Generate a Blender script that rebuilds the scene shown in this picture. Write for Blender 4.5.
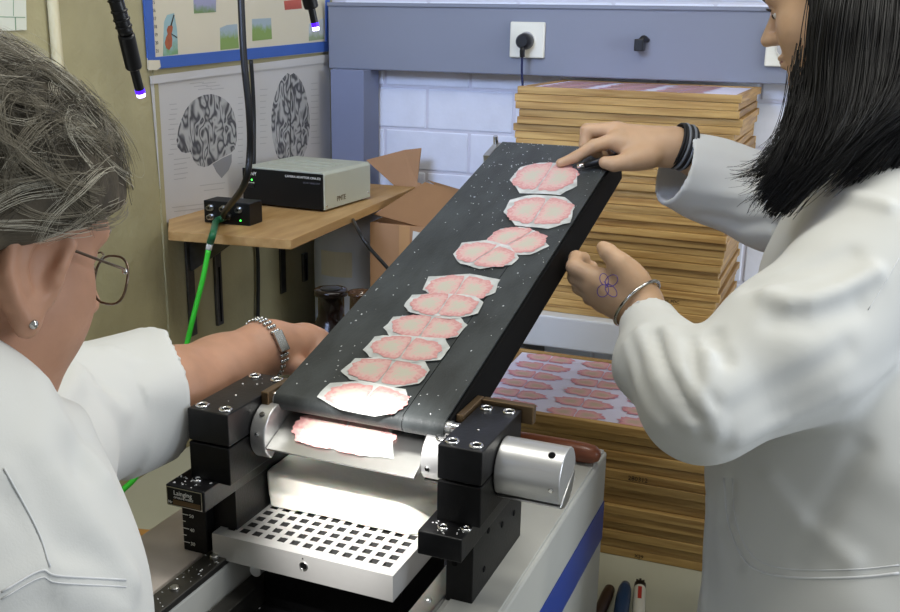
import bpy, math, random
import numpy as np
from mathutils import Vector, Matrix
random.seed(7); rng = np.random.default_rng(7)
for o in list(bpy.data.objects): bpy.data.objects.remove(o)
SC = bpy.context.scene
COL = SC.collection

# ------------------------------------------------------------------ camera
FPX = 1000.0
YAW, PITCH, ROLL = math.radians(20), math.atan(281 / FPX), 0.0185
CAM = np.array([0, 0, 1.65])
_F0 = np.array([-math.sin(YAW), math.cos(YAW), 0]); _R0 = np.array([math.cos(YAW), math.sin(YAW), 0]); _Z = np.array([0, 0, 1.0])
FW = _F0 * math.cos(PITCH) - _Z * math.sin(PITCH); _U0 = _F0 * math.sin(PITCH) + _Z * math.cos(PITCH)
RT = _R0 * math.cos(ROLL) + _U0 * math.sin(ROLL); UP = _U0 * math.cos(ROLL) - _R0 * math.sin(ROLL)
def ray(x, y): return FW + RT * ((x - 450) / FPX) + UP * ((306 - y) / FPX)
def at(x, y, d): return CAM + ray(x, y) * d                 # a point of the room seen at a picture position, d metres deep
def on_z(x, y, z): r = ray(x, y); return CAM + r * ((z - CAM[2]) / r[2])
def on_x(x, y, X): r = ray(x, y); return CAM + r * ((X - CAM[0]) / r[0])
def on_y(x, y, Y): r = ray(x, y); return CAM + r * ((Y - CAM[1]) / r[1])
cd = bpy.data.cameras.new('camera'); cam = bpy.data.objects.new('camera', cd); COL.objects.link(cam)
cd.sensor_width = 36; cd.lens = 36 * FPX / 900; cd.clip_start = .02
m3 = Matrix((RT, UP, -FW)).transposed(); cam.matrix_world = Matrix.Translation(CAM) @ m3.to_4x4()
SC.camera = cam

# ------------------------------------------------------------------ world and lights
w = bpy.data.worlds.new('world'); SC.world = w; w.use_nodes = True
bg = w.node_tree.nodes['Background']; bg.inputs[0].default_value = (.97, 1.0, .98, 1); bg.inputs[1].default_value = .30
def area(name, loc, target, sx, sy, power, col):
    l = bpy.data.lights.new(name, 'AREA'); l.shape = 'RECTANGLE'; l.size = sx; l.size_y = sy; l.energy = power; l.color = col
    o = bpy.data.objects.new(name, l); COL.objects.link(o); o.location = loc
    o.rotation_euler = (Vector(target) - Vector(loc)).to_track_quat('-Z', 'Y').to_euler(); return o
area('ceiling_lamp_light', (-.35, .95, 2.65), (-.35, .95, 0), 1.1, .25, 12, (1, .98, .90))
area('ceiling_lamp_light', (.75, 1.35, 2.65), (.75, 1.35, 0), 1.1, .25, 9, (1, .98, .90))
wd = area('window_daylight', (2.3, 1.0, 1.75), (-.6, 2.0, 1.35), 1.2, 1.2, 17, (.80, .88, 1.0)); wd.data.spread = math.radians(120)
wall_fill = area('back_wall_fill', (-1.0, .0, 2.3), (-.85, 2.36, 1.35), .9, .5, 4.2, (.50, .64, 1.0)); wall_fill.data.spread = math.radians(50)  # added cool fill, no real lamp; narrow spread brightens only the back wall side
vs = SC.view_settings
vs.view_transform = 'Standard'; vs.look = 'None'; vs.gamma = 1; vs.use_curve_mapping = False; vs.exposure = 0.0

# ------------------------------------------------------------------ materials
def lin(c):
    return tuple(((v / 255) / 12.92 if v / 255 <= .04045 else ((v / 255 + .055) / 1.055) ** 2.4) for v in c)
MATS = {}
def mat(name, rgb, rough=.5, metal=0.0, var=0.0, vscale=20, stretch=(1, 1, 1), bump=0.0, bscale=200, spec=.5, rgb2=None, rnd=0.0,
        sss=0.0, alpha=1.0, trans=0.0, emit=None, estr=0.0, coat=0.0, bdist=.002, contrast=(.3, .7), sheen=0.0, ior=1.45):
    if name in MATS: return MATS[name]
    m = bpy.data.materials.new(name); m.use_nodes = True; nt = m.node_tree; N = nt.nodes; L = nt.links
    b = N['Principled BSDF']; c = lin(rgb)
    b.inputs['Base Color'].default_value = (*c, 1); b.inputs['Roughness'].default_value = rough; b.inputs['Metallic'].default_value = metal
    b.inputs['Specular IOR Level'].default_value = spec; b.inputs['IOR'].default_value = ior
    b.inputs['Alpha'].default_value = alpha; b.inputs['Transmission Weight'].default_value = trans; b.inputs['Coat Weight'].default_value = coat
    b.inputs['Sheen Weight'].default_value = sheen
    if sss: b.inputs['Subsurface Weight'].default_value = sss; b.inputs['Subsurface Radius'].default_value = (.012, .006, .004)
    if emit: b.inputs['Emission Color'].default_value = (*lin(emit), 1); b.inputs['Emission Strength'].default_value = estr
    tc = N.new('ShaderNodeTexCoord'); mp = N.new('ShaderNodeMapping'); mp.inputs['Scale'].default_value = stretch
    L.new(tc.outputs['Object'], mp.inputs[0])
    if var or rgb2:
        c2 = lin(rgb2) if rgb2 else tuple(min(1, v * (1 + var)) for v in c)
        c1 = c if rgb2 else tuple(v * (1 - var) for v in c)
        nz = N.new('ShaderNodeTexNoise'); nz.inputs['Scale'].default_value = vscale; nz.inputs['Detail'].default_value = 5
        L.new(mp.outputs[0], nz.inputs[0])
        rp = N.new('ShaderNodeValToRGB'); L.new(nz.outputs[0], rp.inputs[0])
        rp.color_ramp.elements[0].color = (*c1, 1); rp.color_ramp.elements[1].color = (*c2, 1)
        rp.color_ramp.elements[0].position, rp.color_ramp.elements[1].position = contrast
        out = rp.outputs[0]
        if rnd:
            oi = N.new('ShaderNodeObjectInfo'); hs = N.new('ShaderNodeHueSaturation')
            mr = N.new('ShaderNodeMapRange'); mr.inputs[3].default_value = 1 - rnd; mr.inputs[4].default_value = 1 + rnd * .6
            ad = N.new('ShaderNodeVectorMath'); ad.operation = 'ADD'
            sc_ = N.new('ShaderNodeVectorMath'); sc_.operation = 'SCALE'; sc_.inputs[3].default_value = 37
            cb = N.new('ShaderNodeCombineXYZ')
            for i in range(3): L.new(oi.outputs['Random'], cb.inputs[i])
            L.new(cb.outputs[0], sc_.inputs[0]); L.new(mp.outputs[0], ad.inputs[0]); L.new(sc_.outputs[0], ad.inputs[1]); L.new(ad.outputs[0], nz.inputs[0])
            L.new(oi.outputs['Random'], mr.inputs[0]); L.new(mr.outputs[0], hs.inputs['Value']); L.new(out, hs.inputs['Color']); out = hs.outputs[0]
        L.new(out, b.inputs['Base Color'])
    if bump:
        n2 = N.new('ShaderNodeTexNoise'); n2.inputs['Scale'].default_value = bscale; n2.inputs['Detail'].default_value = 4
        L.new(mp.outputs[0], n2.inputs[0])
        bp = N.new('ShaderNodeBump'); bp.inputs['Strength'].default_value = bump; bp.inputs['Distance'].default_value = bdist
        L.new(n2.outputs[0], bp.inputs['Height']); L.new(bp.outputs[0], b.inputs['Normal'])
    MATS[name] = m; return m

mat('concrete', (168, 160, 124), .85, var=.16, vscale=5, bump=.5, bscale=60, bdist=.004)
mat('brick_white', (228, 232, 244), .7, var=.05, vscale=14, bump=.35, bscale=90, rnd=.04)
mat('mortar', (212, 212, 224), .85, bump=.4, bscale=120)
mat('trunk_grey', (126, 131, 146), .45, var=.03, vscale=4)
mat('column_grey', (118, 125, 150), .45, var=.03, vscale=6)
mat('plastic_white', (226, 224, 210), .35)
mat('plastic_black', (16, 16, 18), .35, bump=.1)
mat('cable_black', (14, 14, 15), .45)
mat('cable_blue', (36, 44, 82), .45)
mat('cable_green', (52, 190, 46), .4)
mat('cable_green_dark', (24, 96, 58), .4)
mat('wood_shelf', (192, 156, 104), .45, rgb2=(166, 128, 78), vscale=9, stretch=(5, 1, 5), bump=.1, bscale=60)
mat('wood_edge', (176, 118, 58), .55, rgb2=(150, 96, 44), vscale=30)
mat('frame_wood', (192, 158, 98), .5, rgb2=(146, 110, 60), vscale=6, stretch=(1.2, 22, 22), bump=.15, bscale=40, rnd=.22, contrast=(.35, .7))
mat('frame_wood_side', (178, 140, 82), .5, rgb2=(130, 94, 50), vscale=6, stretch=(22, 1.2, 22), bump=.15, bscale=40, rnd=.22, contrast=(.35, .7))
mat('board', (120, 82, 44), .7, var=.1)
mat('paper_print', (216, 214, 236), .7, var=.03, vscale=12)
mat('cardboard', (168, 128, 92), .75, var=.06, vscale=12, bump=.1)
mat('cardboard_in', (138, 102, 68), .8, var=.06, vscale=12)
mat('tape', (184, 142, 98), .35)
mat('label_paper', (206, 204, 196), .6)
mat('poster_paper', (198, 196, 194), .6, var=.03, vscale=6)
mat('print_grey', (140, 140, 142), .7)
mat('print_light', (172, 171, 170), .7)
mat('cal_paper', (214, 206, 182), .6, var=.03, vscale=5)
mat('cal_blue', (62, 98, 176), .45, var=.05, vscale=9)
mat('cal_ink', (96, 96, 104), .7)
mat('device_beige', (176, 178, 160), .5, var=.03, vscale=8)
mat('device_black', (10, 12, 12), .4, spec=.35)
mat('text_white', (220, 220, 214), .5)
mat('text_dark', (52, 40, 26), .6)
mat('led_green', (40, 240, 60), .3, emit=(70, 255, 80), estr=4)
mat('steel', (196, 196, 194), .3, metal=1, var=.06, vscale=30)
mat('steel_dark', (96, 94, 90), .42, metal=.9, var=.2, vscale=40)
mat('chrome', (220, 220, 220), .14, metal=1)
mat('aluminium', (206, 206, 206), .36, metal=.75, var=.03, vscale=50, stretch=(1, 12, 12))
mat('plate_alu', (200, 199, 196), .45, metal=.55, var=.05, vscale=25)
mat('hole_shade', (58, 58, 57), .5)  # shade inside the plate holes, put into the colour
mat('machine_black', (11, 11, 12), .42, spec=.3, var=.3, vscale=60, bump=.12, bscale=300)
mat('machine_scuffed', (17, 17, 19), .35, spec=.4, var=.5, vscale=35, bump=.1, bscale=200)
mat('bronze', (112, 92, 68), .4, metal=.7, var=.1)
mat('body_paint', (186, 186, 180), .45, var=.04, vscale=10)
mat('body_blue', (30, 62, 150), .4, var=.05, vscale=12)
mat('body_sheet', (196, 186, 178), .6, var=.08, vscale=18)
mat('belt_rubber', (52, 56, 57), .5, var=.35, vscale=14, stretch=(3, 1, 1), bump=.5, bscale=160, bdist=.001)
mat('bed_black', (7, 7, 8), .75, spec=.15)
mat('flake', (214, 216, 216), .5)
mat('ice', (240, 237, 226), .42, var=.03, vscale=25, bump=.35, bscale=70, bdist=.003, sss=.35)
mat('table_top', (186, 186, 166), .5, var=.04, vscale=6)
mat('bench_white', (196, 198, 200), .5, var=.03, vscale=6)
mat('handle_wood', (136, 78, 50), .4, rgb2=(104, 54, 34), vscale=12, stretch=(1, 8, 8), coat=.2)
mat('glass_brown', (22, 12, 8), .2, spec=.4)
mat('glass_amber', (120, 84, 56), .1, trans=.7, alpha=1)
mat('canister', (196, 206, 230), .4, var=.03)
mat('floor_mat', (120, 118, 110), .6, var=.1, vscale=4)
mat('lamp_tip', (200, 180, 255), .3, emit=(214, 196, 255), estr=7)
mat('lamp_violet', (70, 30, 200), .3, emit=(80, 20, 255), estr=1.6)
mat('pipe_cream', (206, 196, 160), .5)
mat('pen_blue', (28, 62, 100), .35)
mat('pen_brown', (62, 44, 34), .4)
mat('pen_red', (186, 52, 44), .4)

def film_mat():
    m = bpy.data.materials.new('section_film'); m.use_nodes = True; N = m.node_tree.nodes; L = m.node_tree.links
    b = N['Principled BSDF']; b.inputs['Base Color'].default_value = (*lin((214, 217, 214)), 1); b.inputs['Roughness'].default_value = .4
    tc = N.new('ShaderNodeTexCoord'); nz = N.new('ShaderNodeTexNoise'); nz.inputs['Scale'].default_value = 60; L.new(tc.outputs['Object'], nz.inputs[0])
    mr = N.new('ShaderNodeMapRange'); mr.inputs[1].default_value = .3; mr.inputs[2].default_value = .7; mr.inputs[3].default_value = .62; mr.inputs[4].default_value = .92
    L.new(nz.outputs[0], mr.inputs[0]); L.new(mr.outputs[0], b.inputs['Alpha'])
    bp = N.new('ShaderNodeBump'); bp.inputs['Strength'].default_value = .3; bp.inputs['Distance'].default_value = .002; L.new(nz.outputs[0], bp.inputs['Height']); L.new(bp.outputs[0], b.inputs['Normal'])
    MATS['section_film'] = m
film_mat()
def tissue_mat(name, edge, mid, core, nscale=190):
    m = bpy.data.materials.new(name); m.use_nodes = True; N = m.node_tree.nodes; L = m.node_tree.links
    b = N['Principled BSDF']; b.inputs['Roughness'].default_value = .5
    a = N.new('ShaderNodeAttribute'); a.attribute_name = 'rad'
    tc = N.new('ShaderNodeTexCoord'); nz = N.new('ShaderNodeTexNoise'); nz.inputs['Scale'].default_value = nscale; nz.inputs['Detail'].default_value = 4
    L.new(tc.outputs['Object'], nz.inputs[0])
    mr = N.new('ShaderNodeMapRange'); mr.inputs[3].default_value = -.62; mr.inputs[4].default_value = .62; L.new(nz.outputs[0], mr.inputs[0])
    ad = N.new('ShaderNodeMath'); L.new(a.outputs['Fac'], ad.inputs[0]); L.new(mr.outputs[0], ad.inputs[1])
    rp = N.new('ShaderNodeValToRGB'); L.new(ad.outputs[0], rp.inputs[0]); e = rp.color_ramp.elements
    e[0].position = .25; e[0].color = (*lin(core), 1); e[1].position = .95; e[1].color = (*lin(edge), 1)
    x = e.new(.62); x.color = (*lin(mid), 1)
    L.new(rp.outputs[0], b.inputs['Base Color']); MATS[name] = m
tissue_mat('tissue', (198, 142, 140), (208, 170, 164), (188, 184, 168), 240)
tissue_mat('tissue_print', (206, 132, 150), (216, 168, 172), (190, 168, 150))
def gyri_mat(name, sc):
    m = bpy.data.materials.new(name); m.use_nodes = True; N = m.node_tree.nodes; L = m.node_tree.links
    b = N['Principled BSDF']; b.inputs['Roughness'].default_value = .7
    tc = N.new('ShaderNodeTexCoord'); nz = N.new('ShaderNodeTexNoise'); nz.inputs['Scale'].default_value = sc; nz.inputs['Detail'].default_value = 1.2
    nz.inputs['Distortion'].default_value = .8
    mp = N.new('ShaderNodeMapping'); mp.inputs['Scale'].default_value = (1, 1.1, .8); L.new(tc.outputs['Object'], mp.inputs[0]); L.new(mp.outputs[0], nz.inputs[0])
    mu = N.new('ShaderNodeMath'); mu.operation = 'MULTIPLY'; mu.inputs[1].default_value = 34; L.new(nz.outputs[0], mu.inputs[0])
    si = N.new('ShaderNodeMath'); si.operation = 'SINE'; L.new(mu.outputs[0], si.inputs[0])
    rp = N.new('ShaderNodeValToRGB'); L.new(si.outputs[0], rp.inputs[0]); e = rp.color_ramp.elements
    e[0].position = .05; e[0].color = (*lin((74, 74, 78)), 1); e[1].position = .9; e[1].color = (*lin((176, 176, 174)), 1)
    mp2 = N.new('ShaderNodeMapRange'); L.new(si.outputs[0], mp2.inputs[0]); mp2.inputs[1].default_value = -1; mp2.inputs[2].default_value = 1
    L.new(mp2.outputs[0], rp.inputs[0]); L.new(rp.outputs[0], b.inputs['Base Color']); MATS[name] = m
gyri_mat('gyri', 24)

# ------------------------------------------------------------------ mesh helpers
class MB:
    def __init__(s): s.v = []; s.f = []
    def add(s, v, f):
        n = len(s.v); s.v += [tuple(map(float, q)) for q in v]; s.f += [tuple(n + i for i in q) for q in f]; return s
    def box(s, lo, hi):
        x0, y0, z0 = lo; x1, y1, z1 = hi
        return s.add([(x0, y0, z0), (x1, y0, z0), (x1, y1, z0), (x0, y1, z0), (x0, y0, z1), (x1, y0, z1), (x1, y1, z1), (x0, y1, z1)],
                     [(0, 3, 2, 1), (4, 5, 6, 7), (0, 1, 5, 4), (1, 2, 6, 5), (2, 3, 7, 6), (3, 0, 4, 7)])
    def prism(s, poly, a0, a1, axis='x'):
        # poly in the two other axes (cyclic order), extruded along axis
        def P(p, a): return (a, p[0], p[1]) if axis == 'x' else ((p[0], a, p[1]) if axis == 'y' else (p[0], p[1], a))
        n = len(poly); v = [P(p, a0) for p in poly] + [P(p, a1) for p in poly]
        f = [tuple(range(n)), tuple(range(2 * n - 1, n - 1, -1))] + [(i, i + n, (i + 1) % n + n, (i + 1) % n) for i in range(n)]
        return s.add(v, f)
    def lathe(s, prof, origin, axis, n=24, caps=True):
        ax = Vector(axis).normalized(); e1 = ax.orthogonal().normalized(); e2 = ax.cross(e1); o = Vector(origin); v = []; f = []
        for r, h in prof:
            for i in range(n):
                a = 2 * math.pi * i / n; v.append(o + ax * h + (e1 * math.cos(a) + e2 * math.sin(a)) * r)
        for k in range(len(prof) - 1):
            for i in range(n):
                j = (i + 1) % n; f.append((k * n + i, k * n + j, (k + 1) * n + j, (k + 1) * n + i))
        if caps: f.append(tuple(range(n - 1, -1, -1))); f.append(tuple((len(prof) - 1) * n + i for i in range(n)))
        return s.add(v, f)
    def cyl(s, a, b, r, n=20): 
        a = Vector(a); b = Vector(b); L = (b - a).length; return s.lathe([(r, 0), (r, L)], a, b - a, n)
    def tube(s, path, r, n=8, closed=False):
        P = [Vector(p) for p in path]; m = len(P); R = r if hasattr(r, '__len__') else [r] * m; v = []; f = []; prev = None
        for i, p in enumerate(P):
            t = (P[(i + 1) % m] - P[i - 1]) if closed else (P[min(i + 1, m - 1)] - P[max(i - 1, 0)])
            t.normalize()
            if prev is None: e1 = t.orthogonal().normalized()
            else:
                e1 = prev - t * prev.dot(t); e1.normalize()
            prev = e1; e2 = t.cross(e1)
            for k in range(n):
                a = 2 * math.pi * k / n; v.append(p + (e1 * math.cos(a) + e2 * math.sin(a)) * R[i])
        for i in range(m if closed else m - 1):
            for k in range(n):
                j = (k + 1) % n; i2 = (i + 1) % m; f.append((i * n + k, i * n + j, i2 * n + j, i2 * n + k))
        if not closed: f.append(tuple(range(n - 1, -1, -1))); f.append(tuple((m - 1) * n + k for k in range(n)))
        return s.add(v, f)
    def torus(s, c, axis, R, r, n=28, m=8):
        ax = Vector(axis).normalized(); e1 = ax.orthogonal().normalized(); e2 = ax.cross(e1); c = Vector(c)
        return s.tube([c + (e1 * math.cos(2 * math.pi * i / n) + e2 * math.sin(2 * math.pi * i / n)) * R for i in range(n)], r, m, True)
    def sphere(s, c, r, n=12, m=8):
        rr = (r, r, r) if not hasattr(r, '__len__') else r; v = []; f = []
        for i in range(m + 1):
            t = math.pi * i / m
            for j in range(n):
                p = 2 * math.pi * j / n; v.append((c[0] + rr[0] * math.sin(t) * math.cos(p), c[1] + rr[1] * math.sin(t) * math.sin(p), c[2] + rr[2] * math.cos(t)))
        for i in range(m):
            for j in range(n): f.append((i * n + j, (i + 1) * n + j, (i + 1) * n + (j + 1) % n, i * n + (j + 1) % n))
        return s.add(v, f)
    def build(s, name, m, parent=None, bevel=0, smooth=False, seg=2, angle=35):
        me = bpy.data.meshes.new(name); me.from_pydata(s.v, [], s.f); me.validate()
        import bmesh
        bm = bmesh.new(); bm.from_mesh(me); bmesh.ops.recalc_face_normals(bm, faces=bm.faces); bm.to_mesh(me); bm.free()
        return mesh_obj(name, me, m, parent, bevel, smooth, seg, angle)
def mesh_obj(name, me, m, parent=None, bevel=0, smooth=False, seg=2, angle=35):
    o = bpy.data.objects.new(name, me); COL.objects.link(o)
    me.materials.append(MATS[m] if isinstance(m, str) else m)
    if smooth:
        me.polygons.foreach_set('use_smooth', [True] * len(me.polygons))
        if smooth != 'all':
            try: me.set_sharp_from_angle(angle=math.radians(angle))
            except Exception: pass
    if bevel:
        b = o.modifiers.new('bevel', 'BEVEL'); b.width = bevel; b.segments = seg; b.limit_method = 'ANGLE'; b.angle_limit = math.radians(40)
    if parent is not None: o.parent = parent
    return o
def tag(o, label, cat, group=None):
    o['label'] = label; o['category'] = cat
    if group: o['group'] = group
    return o
def thing(name, label, cat, loc=(0, 0, 0), rz=0, group=None):
    o = bpy.data.objects.new(name, None); COL.objects.link(o); o.empty_display_size = .05
    o.location = loc; o.rotation_euler = (0, 0, rz); return tag(o, label, cat, group)
def struct(o): o['kind'] = 'structure'; return o
def box(name, lo, hi, m, parent=None, bevel=0, **k): return MB().box(lo, hi).build(name, m, parent, bevel, **k)
def inv(root, p):                                           # world point into a thing's own frame
    M = Matrix.Translation(root.location) @ root.rotation_euler.to_matrix().to_4x4()
    return M.inverted() @ Vector(p)
def text(name, body, size, origin, right, up, m, parent=None, align='LEFT', depth=.0002):
    c = bpy.data.curves.new(name, 'FONT'); c.body = body; c.size = size; c.extrude = depth; c.align_x = align; c.resolution_u = 2
    t = bpy.data.objects.new(name, c); COL.objects.link(t); dg = bpy.context.evaluated_depsgraph_get()
    me = bpy.data.meshes.new_from_object(t.evaluated_get(dg)); bpy.data.objects.remove(t)
    r = Vector(right).normalized(); u = Vector(up).normalized(); n = r.cross(u)
    M = Matrix((r, u, n)).transposed().to_4x4(); M.translation = Vector(origin); me.transform(M); me.materials.clear()
    return mesh_obj(name, me, m, parent)
def smooth_path(pts, k=6):
    P = [np.array(p, float) for p in pts]; P = [2 * P[0] - P[1]] + P + [2 * P[-1] - P[-2]]; out = []
    for i in range(1, len(P) - 2):
        a, b, c, d = P[i - 1:i + 3]
        for t in np.linspace(0, 1, k, endpoint=False):
            out.append(.5 * (2 * b + (c - a) * t + (2 * a - 5 * b + 4 * c - d) * t * t + (3 * b - a - 3 * c + d) * t ** 3))
    out.append(P[-2]); return out

# ------------------------------------------------------------------ the setting
XL, YB, TZ = -1.195, 2.367, .778
struct(box('floor', (-1.6, -2.2, -.05), (2.6, 2.6, 0), 'floor_mat'))
wl = struct(box('wall_left', (XL - .1, -.6, 0), (XL, YB + .15, 2.6), 'concrete'))
wb = struct(box('wall_back', (XL, YB + .003, 0), (2.2, YB + .13, 2.6), 'mortar'))
wb.location = (0, 0, 0)
CP, BP = .1045, .2275                                       # course height, brick pitch
shared = {}
def brick(x0, x1, z0, z1):
    key = (round(x1 - x0, 3),)
    if key not in shared:
        h = (x1 - x0) / 2; k = (z1 - z0) / 2
        o = MB().box((-h, 0, -k), (h, .05, k)).build('brick', 'brick_white', wb, bevel=.003); shared[key] = o
    else:
        o = shared[key].copy(); COL.objects.link(o)
    o.parent = wb; o.location = ((x0 + x1) / 2, YB, (z0 + z1) / 2)
for r in range(-6, 4):
    z0 = 1.394 + r * CP; off = -.933 if r % 2 == 0 else -.82
    x = off - 2 * BP
    while x < .55:
        a = max(x + .0035, XL + .002); b = x + BP - .0035
        if b - a > .03: brick(a, b, z0 + .0035, z0 + CP - .0035)
        x += BP
# trunking along the back wall and the column under it
tr = thing('cable_trunking', 'grey painted steel cable trunking running along the white brick wall', 'trunking', (-.3, YB - .03, 1.54))
box('trunk_body', (-.872, -.035, -.0), (1.6, .026, .158), 'trunk_grey', tr, .003)
box('trunk_lip', (-.872, -.04, .150), (1.6, -.036, .1585), 'trunk_grey', tr, .001)
cg = MB().tube(smooth_path([(-.083, -.037, .085), (-.09, -.06, .09), (-.10, -.07, .072)]), [.006] * 13, 8)
cg.box((-.106, -.075, .062), (-.086, -.040, .088)); cg.build('cable_gland', 'plastic_black', tr, .002)
co = box('steel_column', (-1.150, YB - .10, TZ + .001), (-1.060, YB - .008, 1.54), 'column_grey', None, .002)
tag(co, 'blue-grey square steel post standing under the trunking in the wall corner', 'post')
def socket(name, x, z, label, plug):
    s = thing(name, label, 'socket', (x, YB - .065, z))
    box('cover_plate', (-.041, -.012, -.04), (.041, 0, .04), 'plastic_white', s, .003)
    MB().lathe([(.021, 0), (.0205, .003)], (0, -.0121, 0), (0, -1, 0), 28).build('socket_ring', 'plastic_white', s, smooth=True)
    MB().lathe([(.0185, 0), (.018, .0006)], (0, -.0152, 0), (0, -1, 0), 24).build('socket_recess', 'print_light', s, smooth=True)
    return s
socket('wall_socket', -.658, 1.62, 'white wall socket with a black plug pushed in, on the trunking', True)
socket('wall_socket', -.090, 1.617, 'white wall socket without a plug, on the trunking beside the dark-haired person', False)
pl = thing('power_plug', 'black round power plug with blue cable in the white wall socket', 'plug', (-.658, YB - .081, 1.617))
MB().lathe([(.0185, 0), (.019, .012), (.017, .028), (.012, .036)], (0, 0, 0), (0, -1, 0), 20).build('plug_body', 'plastic_black', pl, smooth=True)
MB().tube(smooth_path([(0, -.024, -.008), (0, -.03, -.02), (0, -.028, -.034)]), .006, 8).build('strain_relief', 'plastic_black', pl, smooth=True)
MB().tube(smooth_path([(0, -.028, -.034), (.0, -.026, -.07), (.004, -.02, -.14), (.0, -.018, -.26), (.0, -.018, -.40)]), .0028, 8).build('cable', 'cable_blue', pl, smooth=True)

# ------------------------------------------------------------------ table, bench
tb = thing('lab_table', 'pale grey laboratory table top carrying the microtome and lower frame stack', 'table', (-.2, 1.2, 0))
box('table_top', (-.99, -.58, TZ - .04), (.215, 1.155, TZ), 'table_top', tb, .004)
for x in (-.95, .14):
    for y in (-.54, 1.0): box('leg', (x, y, 0), (x + .06, y + .06, TZ - .04), 'trunk_grey', tb, .003)
bn = thing('wall_bench', 'white bench board with grey front edge under the tall frame stack', 'bench', (-.1, 2.17, .75))
box('bench_top', (-.56, -.20, .245), (1.5, .185, .315), 'bench_white', bn, .004)
for x in (-.52, .2, 1.2): MB().prism([(-.15, .235), (.185, .235), (.185, .10)], x, x + .02, 'x').build('bracket', 'steel_dark', bn); box('bracket_plate', (x - .01, -.16, .2352), (x + .03, .185, .2448), 'steel_dark', bn)

# ------------------------------------------------------------------ wooden specimen frames
FWD, FDP, RW_ = .445, .335, .014
def tissue_mesh(name, poly_a, poly_b, wob, seed, n=64, rings=5):
    """butterfly shaped brain slice, x in -1..1: two lobed halves meeting at a narrow fissure; attribute rad = 0 inside .. 1 rim"""
    r = np.random.default_rng(seed); V = []; F = []; A = []
    for side in (-1, 1):
        ph = r.uniform(0, 6.28, 5); base = len(V); c = np.array([.46, 0]); bd = []; br = []
        for i in range(n):
            if i < 9: y = -.86 + 1.72 * i / 9; bd.append((.018 + .05 * abs(y) ** 6 + .008 * math.sin(5 * y + ph[4]), y)); br.append(.82)
            else:
                a = math.pi / 2 - math.pi * (i - 9 + .3) / (n - 9); w_ = 1 + wob * (.5 * math.sin(9 * a + ph[0]) + .45 * math.sin(14 * a + ph[1]) + .5 * math.sin(5 * a + ph[2]) + .35 * math.sin(25 * a + ph[3]))
                bd.append((.04 + .96 * abs(math.cos(a)) ** .8 * w_, math.copysign(abs(math.sin(a)) ** .85, math.sin(a)) * w_)); br.append(1)
        V.append((side * c[0], 0)); A.append(0)
        for k in range(1, rings + 1):
            t = k / rings
            for i in range(n): q = c + (np.array(bd[i]) - c) * t; V.append((side * q[0], q[1] * poly_b)); A.append(t * br[i])
        for i in range(n): F.append((base, base + 1 + i, base + 1 + (i + 1) % n))
        for k in range(rings - 1):
            for i in range(n):
                j = (i + 1) % n; p = base + 1 + k * n; F.append((p + i, p + n + i, p + n + j, p + j))
    return np.array(V), F, np.array(A)
def tissue_obj(name, V3, F, A, m, parent):
    me = bpy.data.meshes.new(name); me.from_pydata([tuple(map(float, v)) for v in V3], [], F); me.update()
    at_ = me.attributes.new('rad', 'FLOAT', 'POINT'); at_.data.foreach_set('value', A.astype(np.float32))
    return mesh_obj(name, me, m, parent, smooth='all')
_pm = {}
def print_section(parent, x, y, z, sx, sy, seed, rz=0):
    key = seed
    if key not in _pm:
        V, F, A = tissue_mesh('t', .5, .5, .10, seed)
        o = tissue_obj('printed_section', np.c_[V[:, 0], V[:, 1], 0 * V[:, 0]], F, A, 'tissue_print', parent); _pm[key] = o
    else:
        o = _pm[key].copy(); COL.objects.link(o)
    o.parent = parent; o.location = (x, y, z); o.scale = (sx / 2, sy, 1); o.rotation_euler = (0, 0, rz)
proto = {}
def frame(x, y, z, h, rz, label, group, paper=False):
    t = thing('specimen_frame', label, 'frame', (x, y, z), rz, group)
    k = round(h, 4)
    def rail(key, lo, hi, m):
        kk = (key, k)
        if kk not in proto:
            o = box('rail', lo, hi, m, t, .0012); proto[kk] = o
        else:
            o = proto[kk].copy(); COL.objects.link(o); o.parent = t
    a, b = FWD / 2, FDP / 2
    rail('f', (-a, -b, 0), (a, -b + RW_, h), 'frame_wood'); rail('b', (-a, b - RW_, 0), (a, b, h), 'frame_wood')
    rail('l', (-a + .0008, -b + RW_, .0003), (-a + RW_, b - RW_, h - .0003), 'frame_wood_side'); rail('r', (a - RW_, -b + RW_, .0003), (a - .0008, b - RW_, h - .0003), 'frame_wood_side')
    kk = ('p', k)
    if kk not in proto: proto[kk] = box('base_board', (-a + RW_, -b + RW_, .002), (a - RW_, b - RW_, .006), 'board', t)
    else:
        o = proto[kk].copy(); COL.objects.link(o); o.parent = t
    if paper:
        box('paper_sheet', (-a + RW_ + .001, -b + RW_ + .001, .0062), (a - RW_ - .001, b - RW_ - .001, h - .003), 'paper_print', t)
    return t
ORD = lambda k: f"{k}{'th' if 10 <= k % 100 <= 20 else {1: 'st', 2: 'nd', 3: 'rd'}.get(k % 10, 'th')}"
def stack(cx, cy, z0, z1, hs, group, where, base, seed, lean=(0, 0), rz=0.0):
    r = random.Random(seed); z = z0; out = []; i = 0; n = round((z1 - z0) / hs)
    h = (z1 - z0) / n
    for i in range(n):
        tf = i / n
        top = i == n - 1
        out.append(frame(cx + r.uniform(-.005, .005) + lean[0] * tf, cy + r.uniform(-.006, .004) + lean[1] * tf, z, h - .0006, rz + r.uniform(-.009, .009),
                         (f'wooden specimen frame with printed sheet, topmost of the {where}' if top else
                          f'lowest wooden specimen frame of the {where}' if i == 0 else f'flat wooden specimen frame, {ORD(i + 1)} up from the {base} in the {where.split(" on ")[0].split(" behind ")[0]}'), group, top))
        z += h
    return out, h
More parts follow.
